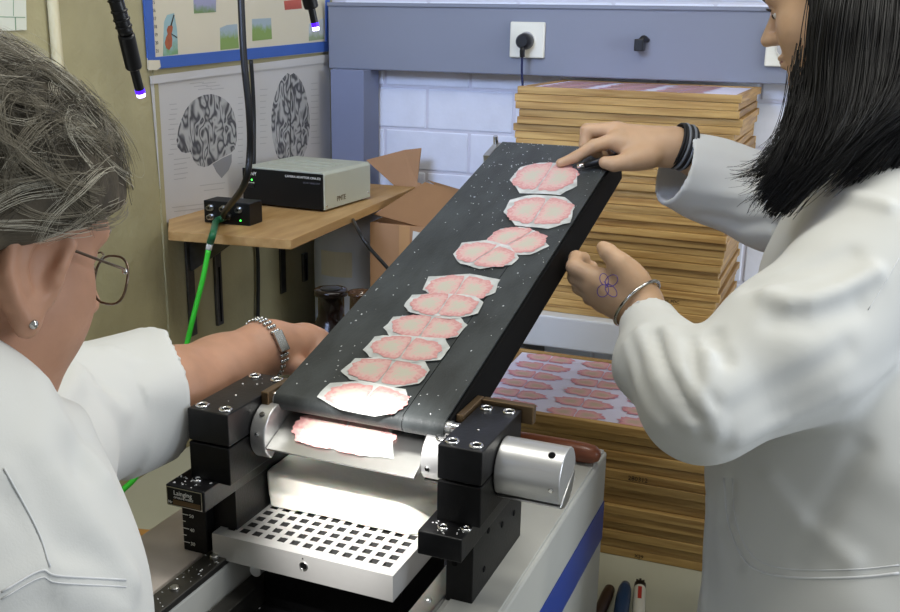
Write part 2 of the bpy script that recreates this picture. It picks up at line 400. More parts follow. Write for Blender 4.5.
up_stack, hU = stack(-.375, 2.166, 1.0655, 1.533, .0151, 'frames in the tall stack', 'tall stack on the white bench', 'bench', 3, (.012, .0), -.035)
lo_stack, hL = stack(-.312, 1.712, TZ + .0005, 1.018, .0158, 'frames in the low stack', 'low stack behind the microtome', 'table', 5)
def frame_sections(t, h, rows, cols, x0, dx, y0, dy, sx, sy, shear):
    for c in range(cols):
        for r_ in range(rows):
            print_section(t, x0 + c * dx + r_ * shear + random.uniform(-.002, .002), y0 + r_ * dy, h - .0024, sx * random.uniform(.94, 1.04), sy * random.uniform(.95, 1.05), (r_ * 3 + c) % 5, random.uniform(-.03, .03))
frame_sections(lo_stack[-1], hL, 6, 3, -.145, .12, -.134, .053, .102, .041, .0)
frame_sections(up_stack[-1], hU, 6, 3, -.145, .12, -.134, .053, .102, .041, .0)
def frame_text(t, h, body, x, size=.009):
    text('lettering', body, size, (x, -FDP / 2 - .0004, h * .2), (1, 0, 0), (0, 0, 1), 'text_dark', t)
frame_text(up_stack[3], hU, 'SNL.PDC', .115); frame_text(up_stack[2], hU, '', .1) if False else None
frame_text(lo_stack[9], hL, '280312', .07, .011); frame_text(lo_stack[0], hL, 'X29', .09)

# ------------------------------------------------------------------ the microtome (own frame: u across, v along, h above the table)
MO = np.array([-.425, .88, .75]); MR = math.radians(-2)
mu_ = np.array([math.cos(MR), math.sin(MR), 0]); mv_ = np.array([-math.sin(MR), math.cos(MR), 0])
def mloc(p): q = np.asarray(p) - MO; return np.array([q @ mu_, q @ mv_, q[2]])
def mwld(p): return MO + mu_ * p[0] + mv_ * p[1] + _Z * p[2]
mt = thing('microtome', 'large sliding microtome with black clamp posts, steel knife and perforated plate', 'microtome', MO, MR)
BT = .325                                                   # body top
bd = MB(); prof = [(-.262, .0282), (.176, .0282), (.176, BT), (.100, BT), (.100, .25), (-.135, .25), (-.135, BT), (-.262, BT)]
bd.prism(prof, -.24, .43, 'y'); body = bd.build('body', 'body_paint', mt, .004)
box('top_cover', (.118, -.235, BT), (.172, .426, BT + .003), 'body_paint', body, .001)
box('blue_stripe', (.1762, -.236, .190), (.1772, .427, .249), 'body_blue', body)
box('bed', (-.134, -.235, .2502), (.0995, .42, .262), 'machine_black', mt, .001)
rl = box('rail', (-.160, -.235, BT), (-.134, .40, BT + .008), 'steel_dark', mt, .001)
rr = box('rail', (.090, -.235, BT), (.112, .40, BT + .006), 'steel', mt, .001)
for v_ in (-.20, -.12, -.05, .05, .15): MB().lathe([(.005, 0), (.005, .002), (.004, .003)], (-.147, v_, BT + .008), (0, 0, 1), 14).build('bolt', 'steel', rl, smooth=True)
for v_ in (-.17, -.09, -.03): MB().lathe([(.004, 0), (.004, .002), (.003, .003)], (.1, v_, BT + .006), (0, 0, 1), 14).build('bolt', 'steel', rr, smooth=True)
box('guide_bar', (-.132, -.235, .262), (-.112, .40, .290), 'steel_dark', mt, .001)
box('cover_sheet', (-.256, -.235, BT), (-.168, .06, BT + .004), 'body_sheet', mt, .001)
def screw(parent, u, v, h, R=.0058, mm='chrome'):
    MB().torus((u, v, h), (0, 0, 1), R, .0017, 22, 8).build('screw_ring', mm, parent, smooth='all')
    MB().lathe([(R - .001, 0), (R - .001, .0004)], (u, v, h), (0, 0, 1), 18).build('screw_socket', 'bed_black', parent)
def clampset(u0, u1, v0, v1, side):
    # clamp block pair, step and post
    cap = box('clamp_cap', (u0, v0, .4745), (u1, v1, .51), 'machine_scuffed', mt, .0012)
    for su in (u0 + .0105, u1 - .0105):
        for sv in (v0 + .012, v1 - .012): screw(cap, su, sv, .5105)
    MB().sphere(((u0 + u1) / 2, (v0 + v1) / 2 - .01, .5103), (.0016, .0016, .0006), 10, 6).build('pin', 'chrome', cap, smooth='all')
    box('clamp_block', (u0, v0, .43), (u1, v1, .4725), 'machine_black', mt, .0012)
    return cap
clampset(.112, .158, -.040, .080, 1)
st = box('step_block', (.104, -.068, .405), (.150, .125, .43), 'machine_scuffed', mt, .0012)
screw(st, .124, -.052, .4303, .0045); screw(st, .146, -.046, .4303, .004)
po = box('clamp_post', (.1125, -.014, BT), (.142, .144, .405), 'machine_black', mt, .0012)
MB().lathe([(.0035, 0), (.003, .0006)], (.122, -.0142, BT + .045), (0, -1, 0), 14).build('screw', 'bed_black', po)
for (v_, h_) in ((.02, .35), (.075, .375), (.115, .37), (.11, .40), (.03, .39)): MB().lathe([(.0035, 0), (.003, .0006)], (.1422, v_, h_), (1, 0, 0), 14).build('screw', 'bed_black', po)
clampset(-.163, -.113, -.062, .062, -1)
sl = box('step_block', (-.176, -.088, .408), (-.128, .125, .432), 'machine_scuffed', mt, .0012)
screw(sl, -.152, -.066, .4323, .0045); screw(sl, -.164, -.050, .4323, .004)
pl_ = box('clamp_post', (-.192, -.044, BT + .004), (-.160, .144, .408), 'machine_black', mt, .0012)
box('clamp_web', (-.160, -.03, BT + .008), (-.13, .144, .408), 'machine_black', mt)
for k in range(9):                                          # height scale
    box('scale_tick', (-.1923, -.0445, BT + .014 + k * .0085), (-.1923 + (.009 if k % 2 == 0 else .005), -.0441, BT + .0148 + k * .0085), 'text_white', pl_)
for k, s_ in enumerate(('30', '40', '50', '60')): text('scale_number', s_, .006, (-.182, -.0446, BT + .012 + k * .017), (1, 0, 0), (0, 0, 1), 'text_white', pl_)
npl = box('name_plate', (-.1745, -.0888, .4095), (-.1305, -.0881, .4305), 'chrome', sl)
box('plate_field', (-.1735, -.0892, .4105), (-.1315, -.0886, .4295), 'device_black', npl)
box('serial_field', (-.1665, -.0895, .4115), (-.1325, -.0890, .4170), 'bronze', npl)
text('maker_lettering', 'Lainging', .0072, (-.1655, -.0894, .4225), (1, 0, 0), (0, 0, 1), 'text_white', npl)
text('plate_lettering', 'Nr', .0045, (-.1728, -.0894, .4120), (1, 0, 0), (0, 0, 1), 'text_white', npl)
text('plate_lettering', 'OPTISCHE WERKE', .0030, (-.1655, -.0894, .4185), (1, 0, 0), (0, 0, 1), 'text_white', npl)
# round clamps that hold the knife
def dpoly(cv, ch, r, a0, a1, n=26): return [(cv + r * math.cos(math.radians(a0 + (a1 - a0) * i / n)), ch + r * math.sin(math.radians(a0 + (a1 - a0) * i / n))) for i in range(n + 1)]
CV, CH = .022, .4705
cyl = MB().prism(dpoly(CV, CH + .001, .030, 2, 226), .1585, .226, 'x').build('clamp_cylinder', 'aluminium', mt, .0012, smooth=True)
MB().prism(dpoly(CV, CH - .0015, .030, 229, 359), .1585, .226, 'x').build('clamp_jaw', 'steel', mt, .0012, smooth=True)
def rim(u, ang, r, dpt, m, parent, nm, cv=CV, ch=CH, R=.030):
    a = math.radians(ang); d = (0, math.cos(a), math.sin(a)); MB().lathe([(r, 0), (r, dpt * .6), (r * .7, dpt)], (u, cv + R * d[1] - 0.0002, ch + .001 + R * d[2]), d, 16).build(nm, m, parent, smooth=True)
rim(.213, 118, .0038, .0006, 'bed_black', cyl, 'key_hole'); rim(.218, 186, .0026, .002, 'chrome', cyl, 'screw')
ic = MB().prism(dpoly(CV - .004, CH + .001, .027, 2, 226), .080, .112, 'x').build('knife_clamp', 'aluminium', mt, .0012, smooth=True)
MB().torus((.097, CV - .004 + .027 * math.cos(math.radians(112)), CH + .001 + .027 * math.sin(math.radians(112))), (0, math.cos(math.radians(112)), math.sin(math.radians(112))), .0055, .0016).build('screw_ring', 'chrome', ic, smooth='all')
rim(.088, 190, .0026, .002, 'chrome', ic, 'screw', CV - .004, CH, .027)
MB().prism(dpoly(CV - .004, CH - .0015, .027, 229, 359), .080, .112, 'x').build('clamp_jaw', 'steel_dark', mt, .001, smooth=True)
lc = MB().prism(dpoly(CV - .016, CH + .0, .031, 15, 236), -.1125, -.094, 'x').build('knife_clamp', 'aluminium', mt, .0012, smooth=True)
rim(-.103, 170, .0026, .002, 'chrome', lc, 'screw', CV - .016, CH - .001, .031); rim(-.103, 128, .003, .002, 'steel_dark', lc, 'screw', CV - .016, CH - .001, .031)
kn = MB().prism([(-.024, .4615), (-.022, .4590), (.040, .462), (.042, .486), (.034, .4875)], -.0935, .0798, 'x').build('knife', 'steel', mt, .0006)
# perforated freezing plate
PU0, PU1, PV0, PV1, PH0, PH1 = -.151, .068, -.047, .115, .330, .360
NC, NR_, HP, HW = 13, 9, .0158, .0094
def plate():
    V = []; F = []; us = [PU0]; off = (PU1 - PU0 - (NC - 1) * HP - HW) / 2
    for i in range(NC): us += [PU0 + off + i * HP, PU0 + off + i * HP + HW]
    us.append(PU1); vs_ = [PV0]
    for j in range(NR_): vs_ += [PV0 + .014 + j * .0155, PV0 + .014 + j * .0155 + .0092]
    vs_.append(PV1); nu, nv = len(us), len(vs_); b = MB(); holes = []
    idx = lambda i, j: j * nu + i
    for y in vs_:
        for x in us: V.append((x, y, PH1))
    for j in range(nv - 1):
        for i in range(nu - 1):
            if i % 2 == 1 and j % 2 == 1: holes.append((us[i], us[i + 1], vs_[j], vs_[j + 1]))
            else: F.append((idx(i, j), idx(i + 1, j), idx(i + 1, j + 1), idx(i, j + 1)))
    b.add(V, F)
    for (a0, a1, b0, b1) in holes:
        d = PH1 - .007
        if False: b.add([(a0, b0, PH1), (a1, b0, PH1), (a1, b1, PH1), (a0, b1, PH1), (a0, b0, d), (a1, b0, d), (a1, b1, d), (a0, b1, d)], [(0, 1, 5, 4), (1, 2, 6, 5), (2, 3, 7, 6), (3, 0, 4, 7)])
    b.add([(PU0, PV0, PH1), (PU1, PV0, PH1), (PU1, PV1, PH1), (PU0, PV1, PH1), (PU0, PV0, PH0), (PU1, PV0, PH0), (PU1, PV1, PH0), (PU0, PV1, PH0)], [(0, 1, 5, 4), (1, 2, 6, 5), (2, 3, 7, 6), (3, 0, 4, 7), (4, 5, 6, 7)])
    return b, holes
pb, holes = plate(); p_o = pb.build('perforated_plate', 'plate_alu', mt)
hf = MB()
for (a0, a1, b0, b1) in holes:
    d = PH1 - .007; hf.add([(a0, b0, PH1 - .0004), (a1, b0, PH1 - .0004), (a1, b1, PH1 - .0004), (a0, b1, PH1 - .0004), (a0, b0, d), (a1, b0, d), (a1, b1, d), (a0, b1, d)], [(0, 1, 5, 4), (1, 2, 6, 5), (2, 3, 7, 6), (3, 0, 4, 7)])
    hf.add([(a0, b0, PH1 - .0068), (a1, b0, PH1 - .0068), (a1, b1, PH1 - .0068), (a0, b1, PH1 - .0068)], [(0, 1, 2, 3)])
ho = hf.build('hole_shade_faces', 'hole_shade', p_o); ho['kind'] = 'stuff'  # walls and floors of the holes, coloured dark to imitate shade
MB().lathe([(.0042, -.0001), (.0042, .0008)], (-.036, PV0, .347), (0, -1, 0), 20).build('drain_hole', 'bed_black', p_o)
MB().torus((-.036, PV0 - .0004, .347), (0, 1, 0), .0045, .0007).build('hole_rim', 'steel', p_o, smooth='all')
MB().lathe([(.0008, 0), (.0008, .0006)], (-.037, PV0, .3555), (0, -1, 0), 10).build('pin_hole', 'bed_black', p_o)
box('plate_carrier', (-.11, -.01, .262), (.06, .11, .330), 'machine_black', mt)
MB().cyl((-.105, -.035, .318), (-.105, .0, .318), .007).build('plate_knob', 'aluminium', mt, smooth=True)

# ------------------------------------------------------------------ sectioning belt
bt = thing('section_belt', 'long black rubber conveyor belt rising from the microtome knife', 'conveyor belt', MO, MR)
EL = math.radians(15.5); BL = .745; B0 = np.array([.014, .5135]); BD = np.array([math.cos(EL), math.sin(EL)]); BN = np.array([-math.sin(EL), math.cos(EL)])
def loop(r, t=0):
    pts = []
    c0 = B0 - BN * r; c1 = B0 + BD * BL - BN * r; R = r + t
    for i in range(13): a = math.pi * i / 12; pts.append(c1 + (BN * math.cos(a) + BD * math.sin(a)) * R)
    for i in range(13): a = math.pi * i / 12; pts.append(c0 + (-BN * math.cos(a) - BD * math.sin(a)) * R)
    return pts
def belt_strip(name, u0, u1, t, parent):
    o_ = loop(.011, t); i_ = loop(.011, t - .0022); n = len(o_); b = MB(); V = []; F = []
    for u in (u0, u1):
        for q in (o_, i_):
            for p in q: V.append((u, p[0], p[1]))
    for i in range(n):
        j = (i + 1) % n
        F += [(i, j, 2 * n + j, 2 * n + i), (n + i, 3 * n + i, 3 * n + j, n + j), (i, n + i, n + j, j), (2 * n + i, 2 * n + j, 3 * n + j, 3 * n + i)]
    return b.add(V, F).build(name, 'belt_rubber', parent, smooth=True)
belt_strip('belt', -.101, .052, 0, bt); belt_strip('edge_belt', .0532, .099, .0004, bt)
def beltpt(u, s, n): p = B0 + BD * s + BN * n; return (u, p[0], p[1])
def bbox_(name, u0, u1, s0, s1, n0, n1, m, bevel=0, parent=None):
    V = [beltpt(u, s, n) for n in (n0, n1) for (u, s) in ((u0, s0), (u1, s0), (u1, s1), (u0, s1))]
    return MB().add(V, [(0, 3, 2, 1), (4, 5, 6, 7), (0, 1, 5, 4), (1, 2, 6, 5), (2, 3, 7, 6), (3, 0, 4, 7)]).build(name, m, parent or bt, bevel)
bbox_('bed', -.088, .095, .03, BL - .01, -.052, -.0235, 'bed_black')
bbox_('side_plate', .0995, .1025, .0, BL, -.05, -.003, 'bed_black'); bbox_('side_plate', -.105, -.102, .06, BL, -.05, -.006, 'bed_black')
for (s_, nm) in ((0, 'roller'), (BL, 'roller')):
    a = beltpt(-.105, s_, -.011); b_ = beltpt(.105, s_, -.011); MB().cyl(a, b_, .0085).build(nm, 'steel', bt, smooth=True)
a = beltpt(-.112, 0, -.011); b_ = beltpt(-.1015, 0, -.011); MB().cyl(a, b_, .0095).build('axle_end', 'chrome', bt, .001, smooth=True)
a = beltpt(.1026, 0, -.011); b_ = beltpt(.113, 0, -.011); MB().cyl(a, b_, .0075).build('axle_end', 'chrome', bt, .001, smooth=True)
bbox_('tension_bracket', -.117, -.1055, BL - .05, BL + .008, -.02, -.004, 'steel', .001)
MB().cyl(beltpt(-.112, BL, -.005), beltpt(-.112, BL, .010), .004).build('tension_screw', 'chrome', bt, smooth=True)
b1 = MB().box((.112, .082, .494), (.170, .092, .514)); b1.box((.103, .03, .506), (.111, .092, .514)); b1.build('bearing_bracket', 'bronze', bt, .001)
MB().box((-.1125, -.0, .50), (-.1035, .05, .515)).build('bearing_bracket', 'bronze', bt, .001)

# sections on the belt: outlines measured on the belt's surface
def on_belt(px, py, n=.0008):
    u3 = mu_; w3 = mv_ * BD[0] + _Z * BD[1]; nn = np.cross(u3, w3); p0 = mwld(beltpt(0, 0, n)); r = ray(px, py)
    return mloc(CAM + r * (((p0 - CAM) @ nn) / (r @ nn)))
SECT = [
 [(510,180),(520,167),(540,163),(560,163),(577,170),(577,186),(560,195),(520,193)],
 [(504,212),(510,200),(535,195),(565,197),(575,207),(570,223),(548,229),(515,226)],
 [(486,240),(500,229),(520,227),(535,231),(549,246),(530,255),(500,254)],
 [(453,255),(462,243),(485,240),(510,246),(519,258),(512,265),(480,269),(460,264)],
 [(423,290),(428,277),(470,274),(500,280),(495,293),(480,299),(450,298),(430,294)],
 [(404,306),(412,295),(440,293),(475,296),(484,303),(478,314),(450,320),(410,313)],
 [(384,328),(393,317),(430,314),(460,317),(467,325),(458,337),(430,341),(390,338)],
 [(363,350),(375,337),(400,335),(445,339),(451,348),(440,360),(410,363),(370,357)],
 [(341,371),(355,359),(385,358),(425,362),(430,371),(420,384),(390,388),(350,380)],
 [(317,397),(330,383),(365,381),(405,390),(409,400),(395,413),(375,417),(340,411)]]
SL = ['pink brain section in clear film under the pointing fingertip', 'pink brain section in film, second from the upper belt end', 'tilted brain section in film lying on the belt, half covered by its neighbour',
      'brain section in film overlapping the tilted section on the belt', 'brain section in film at the upper end of the row of six', 'brain section in film, second from top in the row of six',
      'brain section in film, third from top in the row of six', 'brain section in film, fourth from top in the row of six', 'brain section in film, fifth from top in the row of six', 'brain section in film at the belt foot beside the knife']
def n3_(v): v = np.asarray(v, float); return v / np.linalg.norm(v)
def film_section(P3, label, seed, nrm, tilt=0.0):
    # P3: outline in the microtome frame
    P = np.array(P3); c = P.mean(0); t = thing('brain_section', label, 'brain section', mwld(c), MR, 'brain sections on film'); Q = P - c
    r = np.random.default_rng(seed); ring = []
    n = len(Q)
    for i in range(n):
        a, b = Q[i], Q[(i + 1) % n]
        for s_ in (0, .33, .66): q = a + (b - a) * s_; ring.append(q * (1 + r.uniform(-.018, .018)))
    ring = np.array(ring)
    V = [np.zeros(3)]; F = []; m = len(ring)
    for k, s_ in enumerate((.35, .7, .9, 1.0)):
        for i in range(m): V.append(ring[i] * s_ + nrm * ((.0006 * abs(r.normal()) if k == 3 else .0002 * r.normal() if k else 0)))
    for i in range(m): F.append((0, 1 + i, 1 + (i + 1) % m))
    for k in range(3):
        for i in range(m): j = (i + 1) % m; F.append((1 + k * m + i, 1 + (k + 1) * m + i, 1 + (k + 1) * m + j, 1 + k * m + j))
    me = bpy.data.meshes.new('film'); me.from_pydata([tuple(map(float, q)) for q in V], [], F); me.update(); mesh_obj('film', me, 'section_film', t, smooth='all')
    # tissue: oriented along the film's long direction
    xy = ring - ring.mean(0); ax = np.array([1.0, 0, 0]); ay = np.cross(nrm, ax); ax, ay = ax * math.cos(tilt) + ay * math.sin(tilt), ay * math.cos(tilt) - ax * math.sin(tilt)
    hx = np.abs(xy @ ax).max(); hy = np.abs(xy @ ay).max()
    Vt, Ft, At = tissue_mesh('t', .5, 1.0, .05, seed + 50)
    V3 = np.array([ax * (q[0] * hx * .85) + ay * (q[1] * hy * .80) for q in Vt]) + nrm * .0006
    tissue_obj('tissue', V3, Ft, At, 'tissue', t)
    return t
for i, (poly, lab) in enumerate(zip(SECT, SL)):
    P3 = [on_belt(x, y, .0011 + (i % 2) * .0007 + .0001 * i) for (x, y) in poly]; film_section(P3, lab, 100 + i, np.array([0, BN[0], BN[1]]), (.02, .03, -.42, -.30, .06, .05, .04, .03, .03, .0)[i])
# the freshly cut one lies on the knife and bridges to the belt
def on_knife(px, py):
    lo = np.array([0, -.024, .4640]); hi = np.array([0, .034, .4893]); w3 = hi - lo; w3 /= np.linalg.norm(w3); nn = np.cross(mu_, mv_ * w3[1] + _Z * w3[2]); p0 = mwld(lo); r = ray(px, py)
    return mloc(CAM + r * (((p0 - CAM) @ nn) / (r @ nn)))
film_section([on_knife(x, y) for (x, y) in [(300, 437), (306, 424), (322, 416), (352, 413), (378, 418), (393, 429), (394, 459), (360, 455), (318, 446), (302, 443)]], 'freshly cut pink brain section lying wet on the steel knife', 140, n3_((0, -.0253, .058)))
# ice flakes on belt and machine
def flakes(name, pts, parent, size):
    b = MB(); r = random.Random(len(pts))
    for p, nrm in pts:
        s_ = size * r.uniform(.4, 1.6); a = r.uniform(0, 3.1); e1 = Vector((math.cos(a), math.sin(a), 0)); n = Vector(nrm); e1 = (e1 - n * e1.dot(n)).normalized(); e2 = n.cross(e1); p = Vector(p); k = r.uniform(.25, .8)
        b.add([p + e1 * s_, p + e2 * s_ * k, p - e1 * s_, p - e2 * s_ * k, p + n * s_ * .5], [(0, 1, 4), (1, 2, 4), (2, 3, 4), (3, 0, 4), (3, 2, 1, 0)])
    o = b.build(name, 'flake', parent); o['kind'] = 'stuff'; return o
nb = (0, BN[0], BN[1])
pts = [(beltpt(random.uniform(-.098, .098), BL * (1 - random.random() ** 1.5), .0006), nb) for _ in range(330)]
flakes('ice_flakes', pts, bt, .0011)
pts = []
for _ in range(240): pts.append(((random.uniform(-.133, .085), random.uniform(-.23, -.02), .2622), (0, 0, 1)))
for _ in range(60): pts.append(((random.uniform(-.159, -.135), random.uniform(-.23, .1), BT + .0082), (0, 0, 1)))
for _ in range(14): pts.append(((random.uniform(.106, .148), random.uniform(-.066, -.042), .4302), (0, 0, 1)))
for _ in range(18): pts.append(((random.uniform(-.174, -.13), random.uniform(-.085, -.064), .4322), (0, 0, 1)))
for _ in range(8): pts.append(((random.uniform(-.16, -.115), random.uniform(-.06, .06), .5102), (0, 0, 1)))
flakes('ice_flakes', pts, mt, .0013)

# wooden handled tool lying behind the clamp cylinder
tl = thing('wooden_handled_tool', 'brown wooden-handled tool lying on the microtome behind the aluminium cylinder', 'tool', mwld((.146, .372, BT + .003)), MR + math.radians(-3))
MB().lathe([(.007, -.105), (.0105, -.09), (.0125, -.05), (.0138, .0), (.0140, .03), (.0125, .045), (.008, .052), (.001, .0545)], (-.020, 0, .0146), (1, 0, 0), 22).build('handle', 'handle_wood', tl, smooth='all')
MB().box((-.16, -.006, .0135), (-.128, .006, .0155)).build('blade', 'steel_dark', tl, .0004)
MB().lathe([(.0065, 0), (.0065, .006)], (-.130, 0, .0146), (1, 0, 0), 16).build('ferrule', 'steel', tl, smooth=True)

# ------------------------------------------------------------------ shelf and electronics
SZ = 1.270
sh = thing('wall_shelf', 'wooden shelf board on steel brackets fixed to the concrete wall', 'shelf', (XL, 1.6, SZ - .018))
def quadprism(name, pts, z0, z1, m, parent, bevel=.001): return MB().prism(pts, z0, z1, 'z').build(name, m, parent, bevel)
c1 = on_z(291, 240, SZ); c2 = on_z(426, 183, SZ); c0 = on_z(168, 231, SZ)
quadprism('board', [(c0[0] - XL, c0[1] - 1.6), (c1[0] - XL, c1[1] - 1.6), (c2[0] - XL, min(c2[1], YB - .13) - 1.6), (.001, YB - .13 - 1.6), (.001, c0[1] - 1.6 + .10)], 0, .018, 'wood_shelf', sh)
for y in (.10, .48):
    bk = MB().box((.001, y - .012, -.24), (.006, y + .012, -.001)); bk.box((.006, y - .010, -.012), (.24, y + .010, -.0005)); bk.prism([(.006, -.10), (.010, -.10), (.14, -.012), (.006, -.012)], y - .0015, y + .0015, 'y'); bk.build('bracket', 'steel_dark', sh, .0005)
def oriented(name, label, cat, p0, p1, z): # thing whose front edge runs from p0 to p1
    d = np.array(p1) - np.array(p0); t = thing(name, label, cat, (p0[0], p0[1], z), math.atan2(d[1], d[0])); return t, float(np.hypot(d[0], d[1]))
# camera adaptor
pA = on_z(324, 212, SZ + .0015); pB = on_z(243, 203.5, SZ + .0015)
ad, W = oriented('camera_adaptor', 'beige camera adaptor box with black front panel on the shelf', 'electronics', pB, pA, SZ)
hA = .083; D = .20
def shell(w, d, h, m=.0):
    return [(0, .004), (w, .004), (w, h - .006), (w - .006, h), (.006, h), (0, h - .006)]
MB().prism(shell(W, D, hA), .003, D, 'y').build('case', 'device_beige', ad, .0015)
fp = box('front_panel', (.002, -.001, .005), (W - .002, .0035, hA - .004), 'device_black', ad, .001)
for k in range(3): box('vent_rib', (.03, .05 + .04 * k, hA), (W - .03, .062 + .04 * k, hA + .0015), 'device_beige', ad, .0005)
text('maker_lettering', 'SONY', .0115, (.008, -.0012, hA - .0185), (1, 0, 0), (0, 0, 1), 'text_white', fp)
text('model_lettering', 'CAMERA ADAPTOR CMA-D2', .0068, (W - .006, -.0012, hA - .0155), (1, 0, 0), (0, 0, 1), 'text_white', fp, 'RIGHT')
text('model_lettering', 'DC IN / VIDEO OUT', .0045, (W - .008, -.0012, hA - .0255), (1, 0, 0), (0, 0, 1), 'cal_ink', fp, 'RIGHT')
MB().sphere((.026, -.0015, hA - .028), .0018, 12, 8).build('power_light', 'led_green', fp, smooth='all')
box('power_switch', (.018, -.004, hA - .044), (.032, -.001, hA - .037), 'plastic_black', fp, .0005); text('switch_lettering', 'POWER', .0045, (.017, -.0012, hA - .036), (1, 0, 0), (0, 0, 1), 'text_white', fp)
text('side_lettering', 'PMTE', .016, (W + .0004, .052, .016), (0, 1, 0), (0, 0, 1), 'bronze', ad)
for (y, z) in ((.012, .012), (.19, .016)): MB().sphere((W, y, z), (.001, .0028, .0028), 10, 6).build('case_screw', 'chrome', ad, smooth='all')
for k in range(2): MB().cyl((W - .02, D, .03 + .02 * k), (W - .02, D + .02, .03 + .02 * k), .006).build('rear_connector', 'steel', ad, smooth=True)
for (x, y) in ((.015, .02), (W - .015, .02), (.015, D - .02), (W - .015, D - .02)): MB().cyl((x, y, 0), (x, y, .0042), .006).build('foot', 'plastic_black', ad)
# junction box with BNC sockets
qA = on_z(250, 226.5, SZ); qB = on_z(204.5, 222.5, SZ)
jb, JW = oriented('junction_box', 'small black junction box with round metal sockets on the shelf edge', 'electronics', qB, qA, SZ)
box('case', (0, 0, .0005), (JW, .05, .044), 'device_black', jb, .0015)
for i, (x, z) in enumerate(((.16, .031), (.45, .031), (.78, .031), (.16, .013), (.45, .013))):
    b = MB().lathe([(.0065, 0), (.0065, .003), (.0048, .003), (.0048, .011), (.0035, .011), (.0035, .004)], (JW * x, -.0002, z), (0, -1, 0), 18, caps=False); b.build('socket', 'steel', jb, smooth=True)
MB().sphere((JW * .80, -.0005, .010), .0016, 10, 8).build('power_light', 'led_green', jb, smooth='all')
def world_tube(name, label, cat, pts, r, m, k=8, n=10, extra=None):
    P = smooth_path(pts, k); t = MB().tube(P, r, n).build(name, m, None, smooth='all'); return tag(t, label, cat)
def jw(x, y, z): a = jb.rotation_euler.z; return np.array([jb.location.x + x * math.cos(a) - y * math.sin(a), jb.location.y + x * math.sin(a) + y * math.cos(a), SZ + z])
gc = thing('green_cable', 'bright green cable plugged into the junction box and hanging behind the forearm', 'cable', jw(JW * .45, -.011, .013))
off = np.array(gc.location)
seg1 = smooth_path([jw(JW * .45, -.006, .013), jw(JW * .44, -.03, .010), at(213.5, 232, 1.70), at(210, 243, 1.70)], 8)
MB().tube([p - off for p in seg1], .0062, 10).build('plug_boot', 'cable_green_dark', gc, smooth='all')
seg2 = [at(210, 243, 1.70), at(208.5, 250, 1.70)]; MB().tube([np.array(p) - off for p in seg2], .0054, 10).build('marker_sleeve', 'label_paper', gc, smooth='all')
seg3 = smooth_path([at(208.5, 250, 1.70), at(203, 278, 1.70), at(193, 318, 1.70), at(184, 355, 1.70), at(168, 410, 1.66), at(140, 470, 1.60), at(122, 491, 1.56), at(100, 514, 1.50), at(84, 530, 1.44)], 8)
MB().tube([np.array(p) - off for p in seg3], .0046, 10).build('cord', 'cable_green', gc, smooth='all')
world_tube('black_cable', 'thick black cable hanging down into the junction box', 'cable', [at(238, -60, 1.60), at(241, 0, 1.60), at(244, 60, 1.61), at(249, 110, 1.63), at(250, 150, 1.66), at(244, 185, 1.69), jw(JW * .62, -.03, .028), jw(JW * .66, -.013, .018)], .0058, 'cable_black')
world_tube('wall_cable', 'thin black cable hanging along the concrete wall behind the thick cable', 'cable', [on_x(251, 60, XL + .012), on_x(253, 90, XL + .012), on_x(254, 120, XL + .012), on_x(254, 170, XL + .02), on_x(255, 225, XL + .012), on_x(258, 260, XL + .010), on_x(258, 320, XL + .010), on_x(259, 360, XL + .010)], .0045, 'cable_black')
world_tube('drooping_cable', 'black cable drooping from the shelf in front of the cardboard box', 'cable', [on_z(351, 214, SZ - .0195), on_z(352, 217, SZ - .024), at(357, 228, 1.90), at(368, 246, 1.86), at(384, 264, 1.83), at(400, 282, 1.80), at(420, 302, 1.78), at(450, 345, 1.9), np.array([-.62, 1.86, .80]), np.array([-.62, 1.84, TZ + .0048]), np.array([-.60, 1.78, TZ + .0048])], .0036, 'cable_black')

# ------------------------------------------------------------------ prints on the concrete wall
def wp(px, py, off=.004): return on_x(px, py, XL + off)
def flat_on_wall(name, pxpoly, m, parent, th=.0012, off=.0):
    P = [wp(x, y, .002) for x, y in pxpoly]; pts = [(p[1], p[2]) for p in P]
    o = MB().prism(pts, XL + .002 + off, XL + .002 + off + th, 'x').build(name, m, parent); return o
def root_flat(name, label, cat, p): return thing(name, label, cat, p)
def reparent(o, root):
    o.parent = root; o.data.transform(Matrix.Translation(-Vector(root.location))); return o
def brain_poster(label, paper, brain, extra, lines, rail_):
    t = thing('brain_poster', label, 'poster', wp(*paper[-1]))
    reparent(flat_on_wall('paper', paper, 'poster_paper', None), t)
    br = reparent(flat_on_wall('brain_print', brain, 'gyri', None, .0004, .0013), t)
    for e in extra: reparent(flat_on_wall('brain_stem_print', e, 'print_grey', None, .0004, .0014), t)
    b = MB()
    for (x, y, L, s_) in lines:
        p = wp(x, y, .0036); q = wp(x + L, y + s_, .0036)
        b.add([(p[0], p[1], p[2]), (q[0], q[1], q[2]), (q[0], q[1], q[2] + .0014), (p[0], p[1], p[2] + .0014)], [(0, 1, 2, 3)])
    cl_ = reparent(b.build('caption_lines', 'print_light', None), t); cl_['kind'] = 'stuff'
    reparent(flat_on_wall('hanging_strip', rail_, 'poster_paper', None, .004, .001), t)
    return t
b1 = [(176,140),(178,128),(181,119),(185,110),(190,103),(196,98),(203,95),(211,94),(218,96),(224,99),(229,104),(233,112),(235,120),(236,130),(236,140),(234,149),(230,153),(224,156),(217,160),(212,163),(208,166),(203,167),(197,165),(193,160),(190,152),(185,153),(181,152),(177,147)]
random.seed(11)
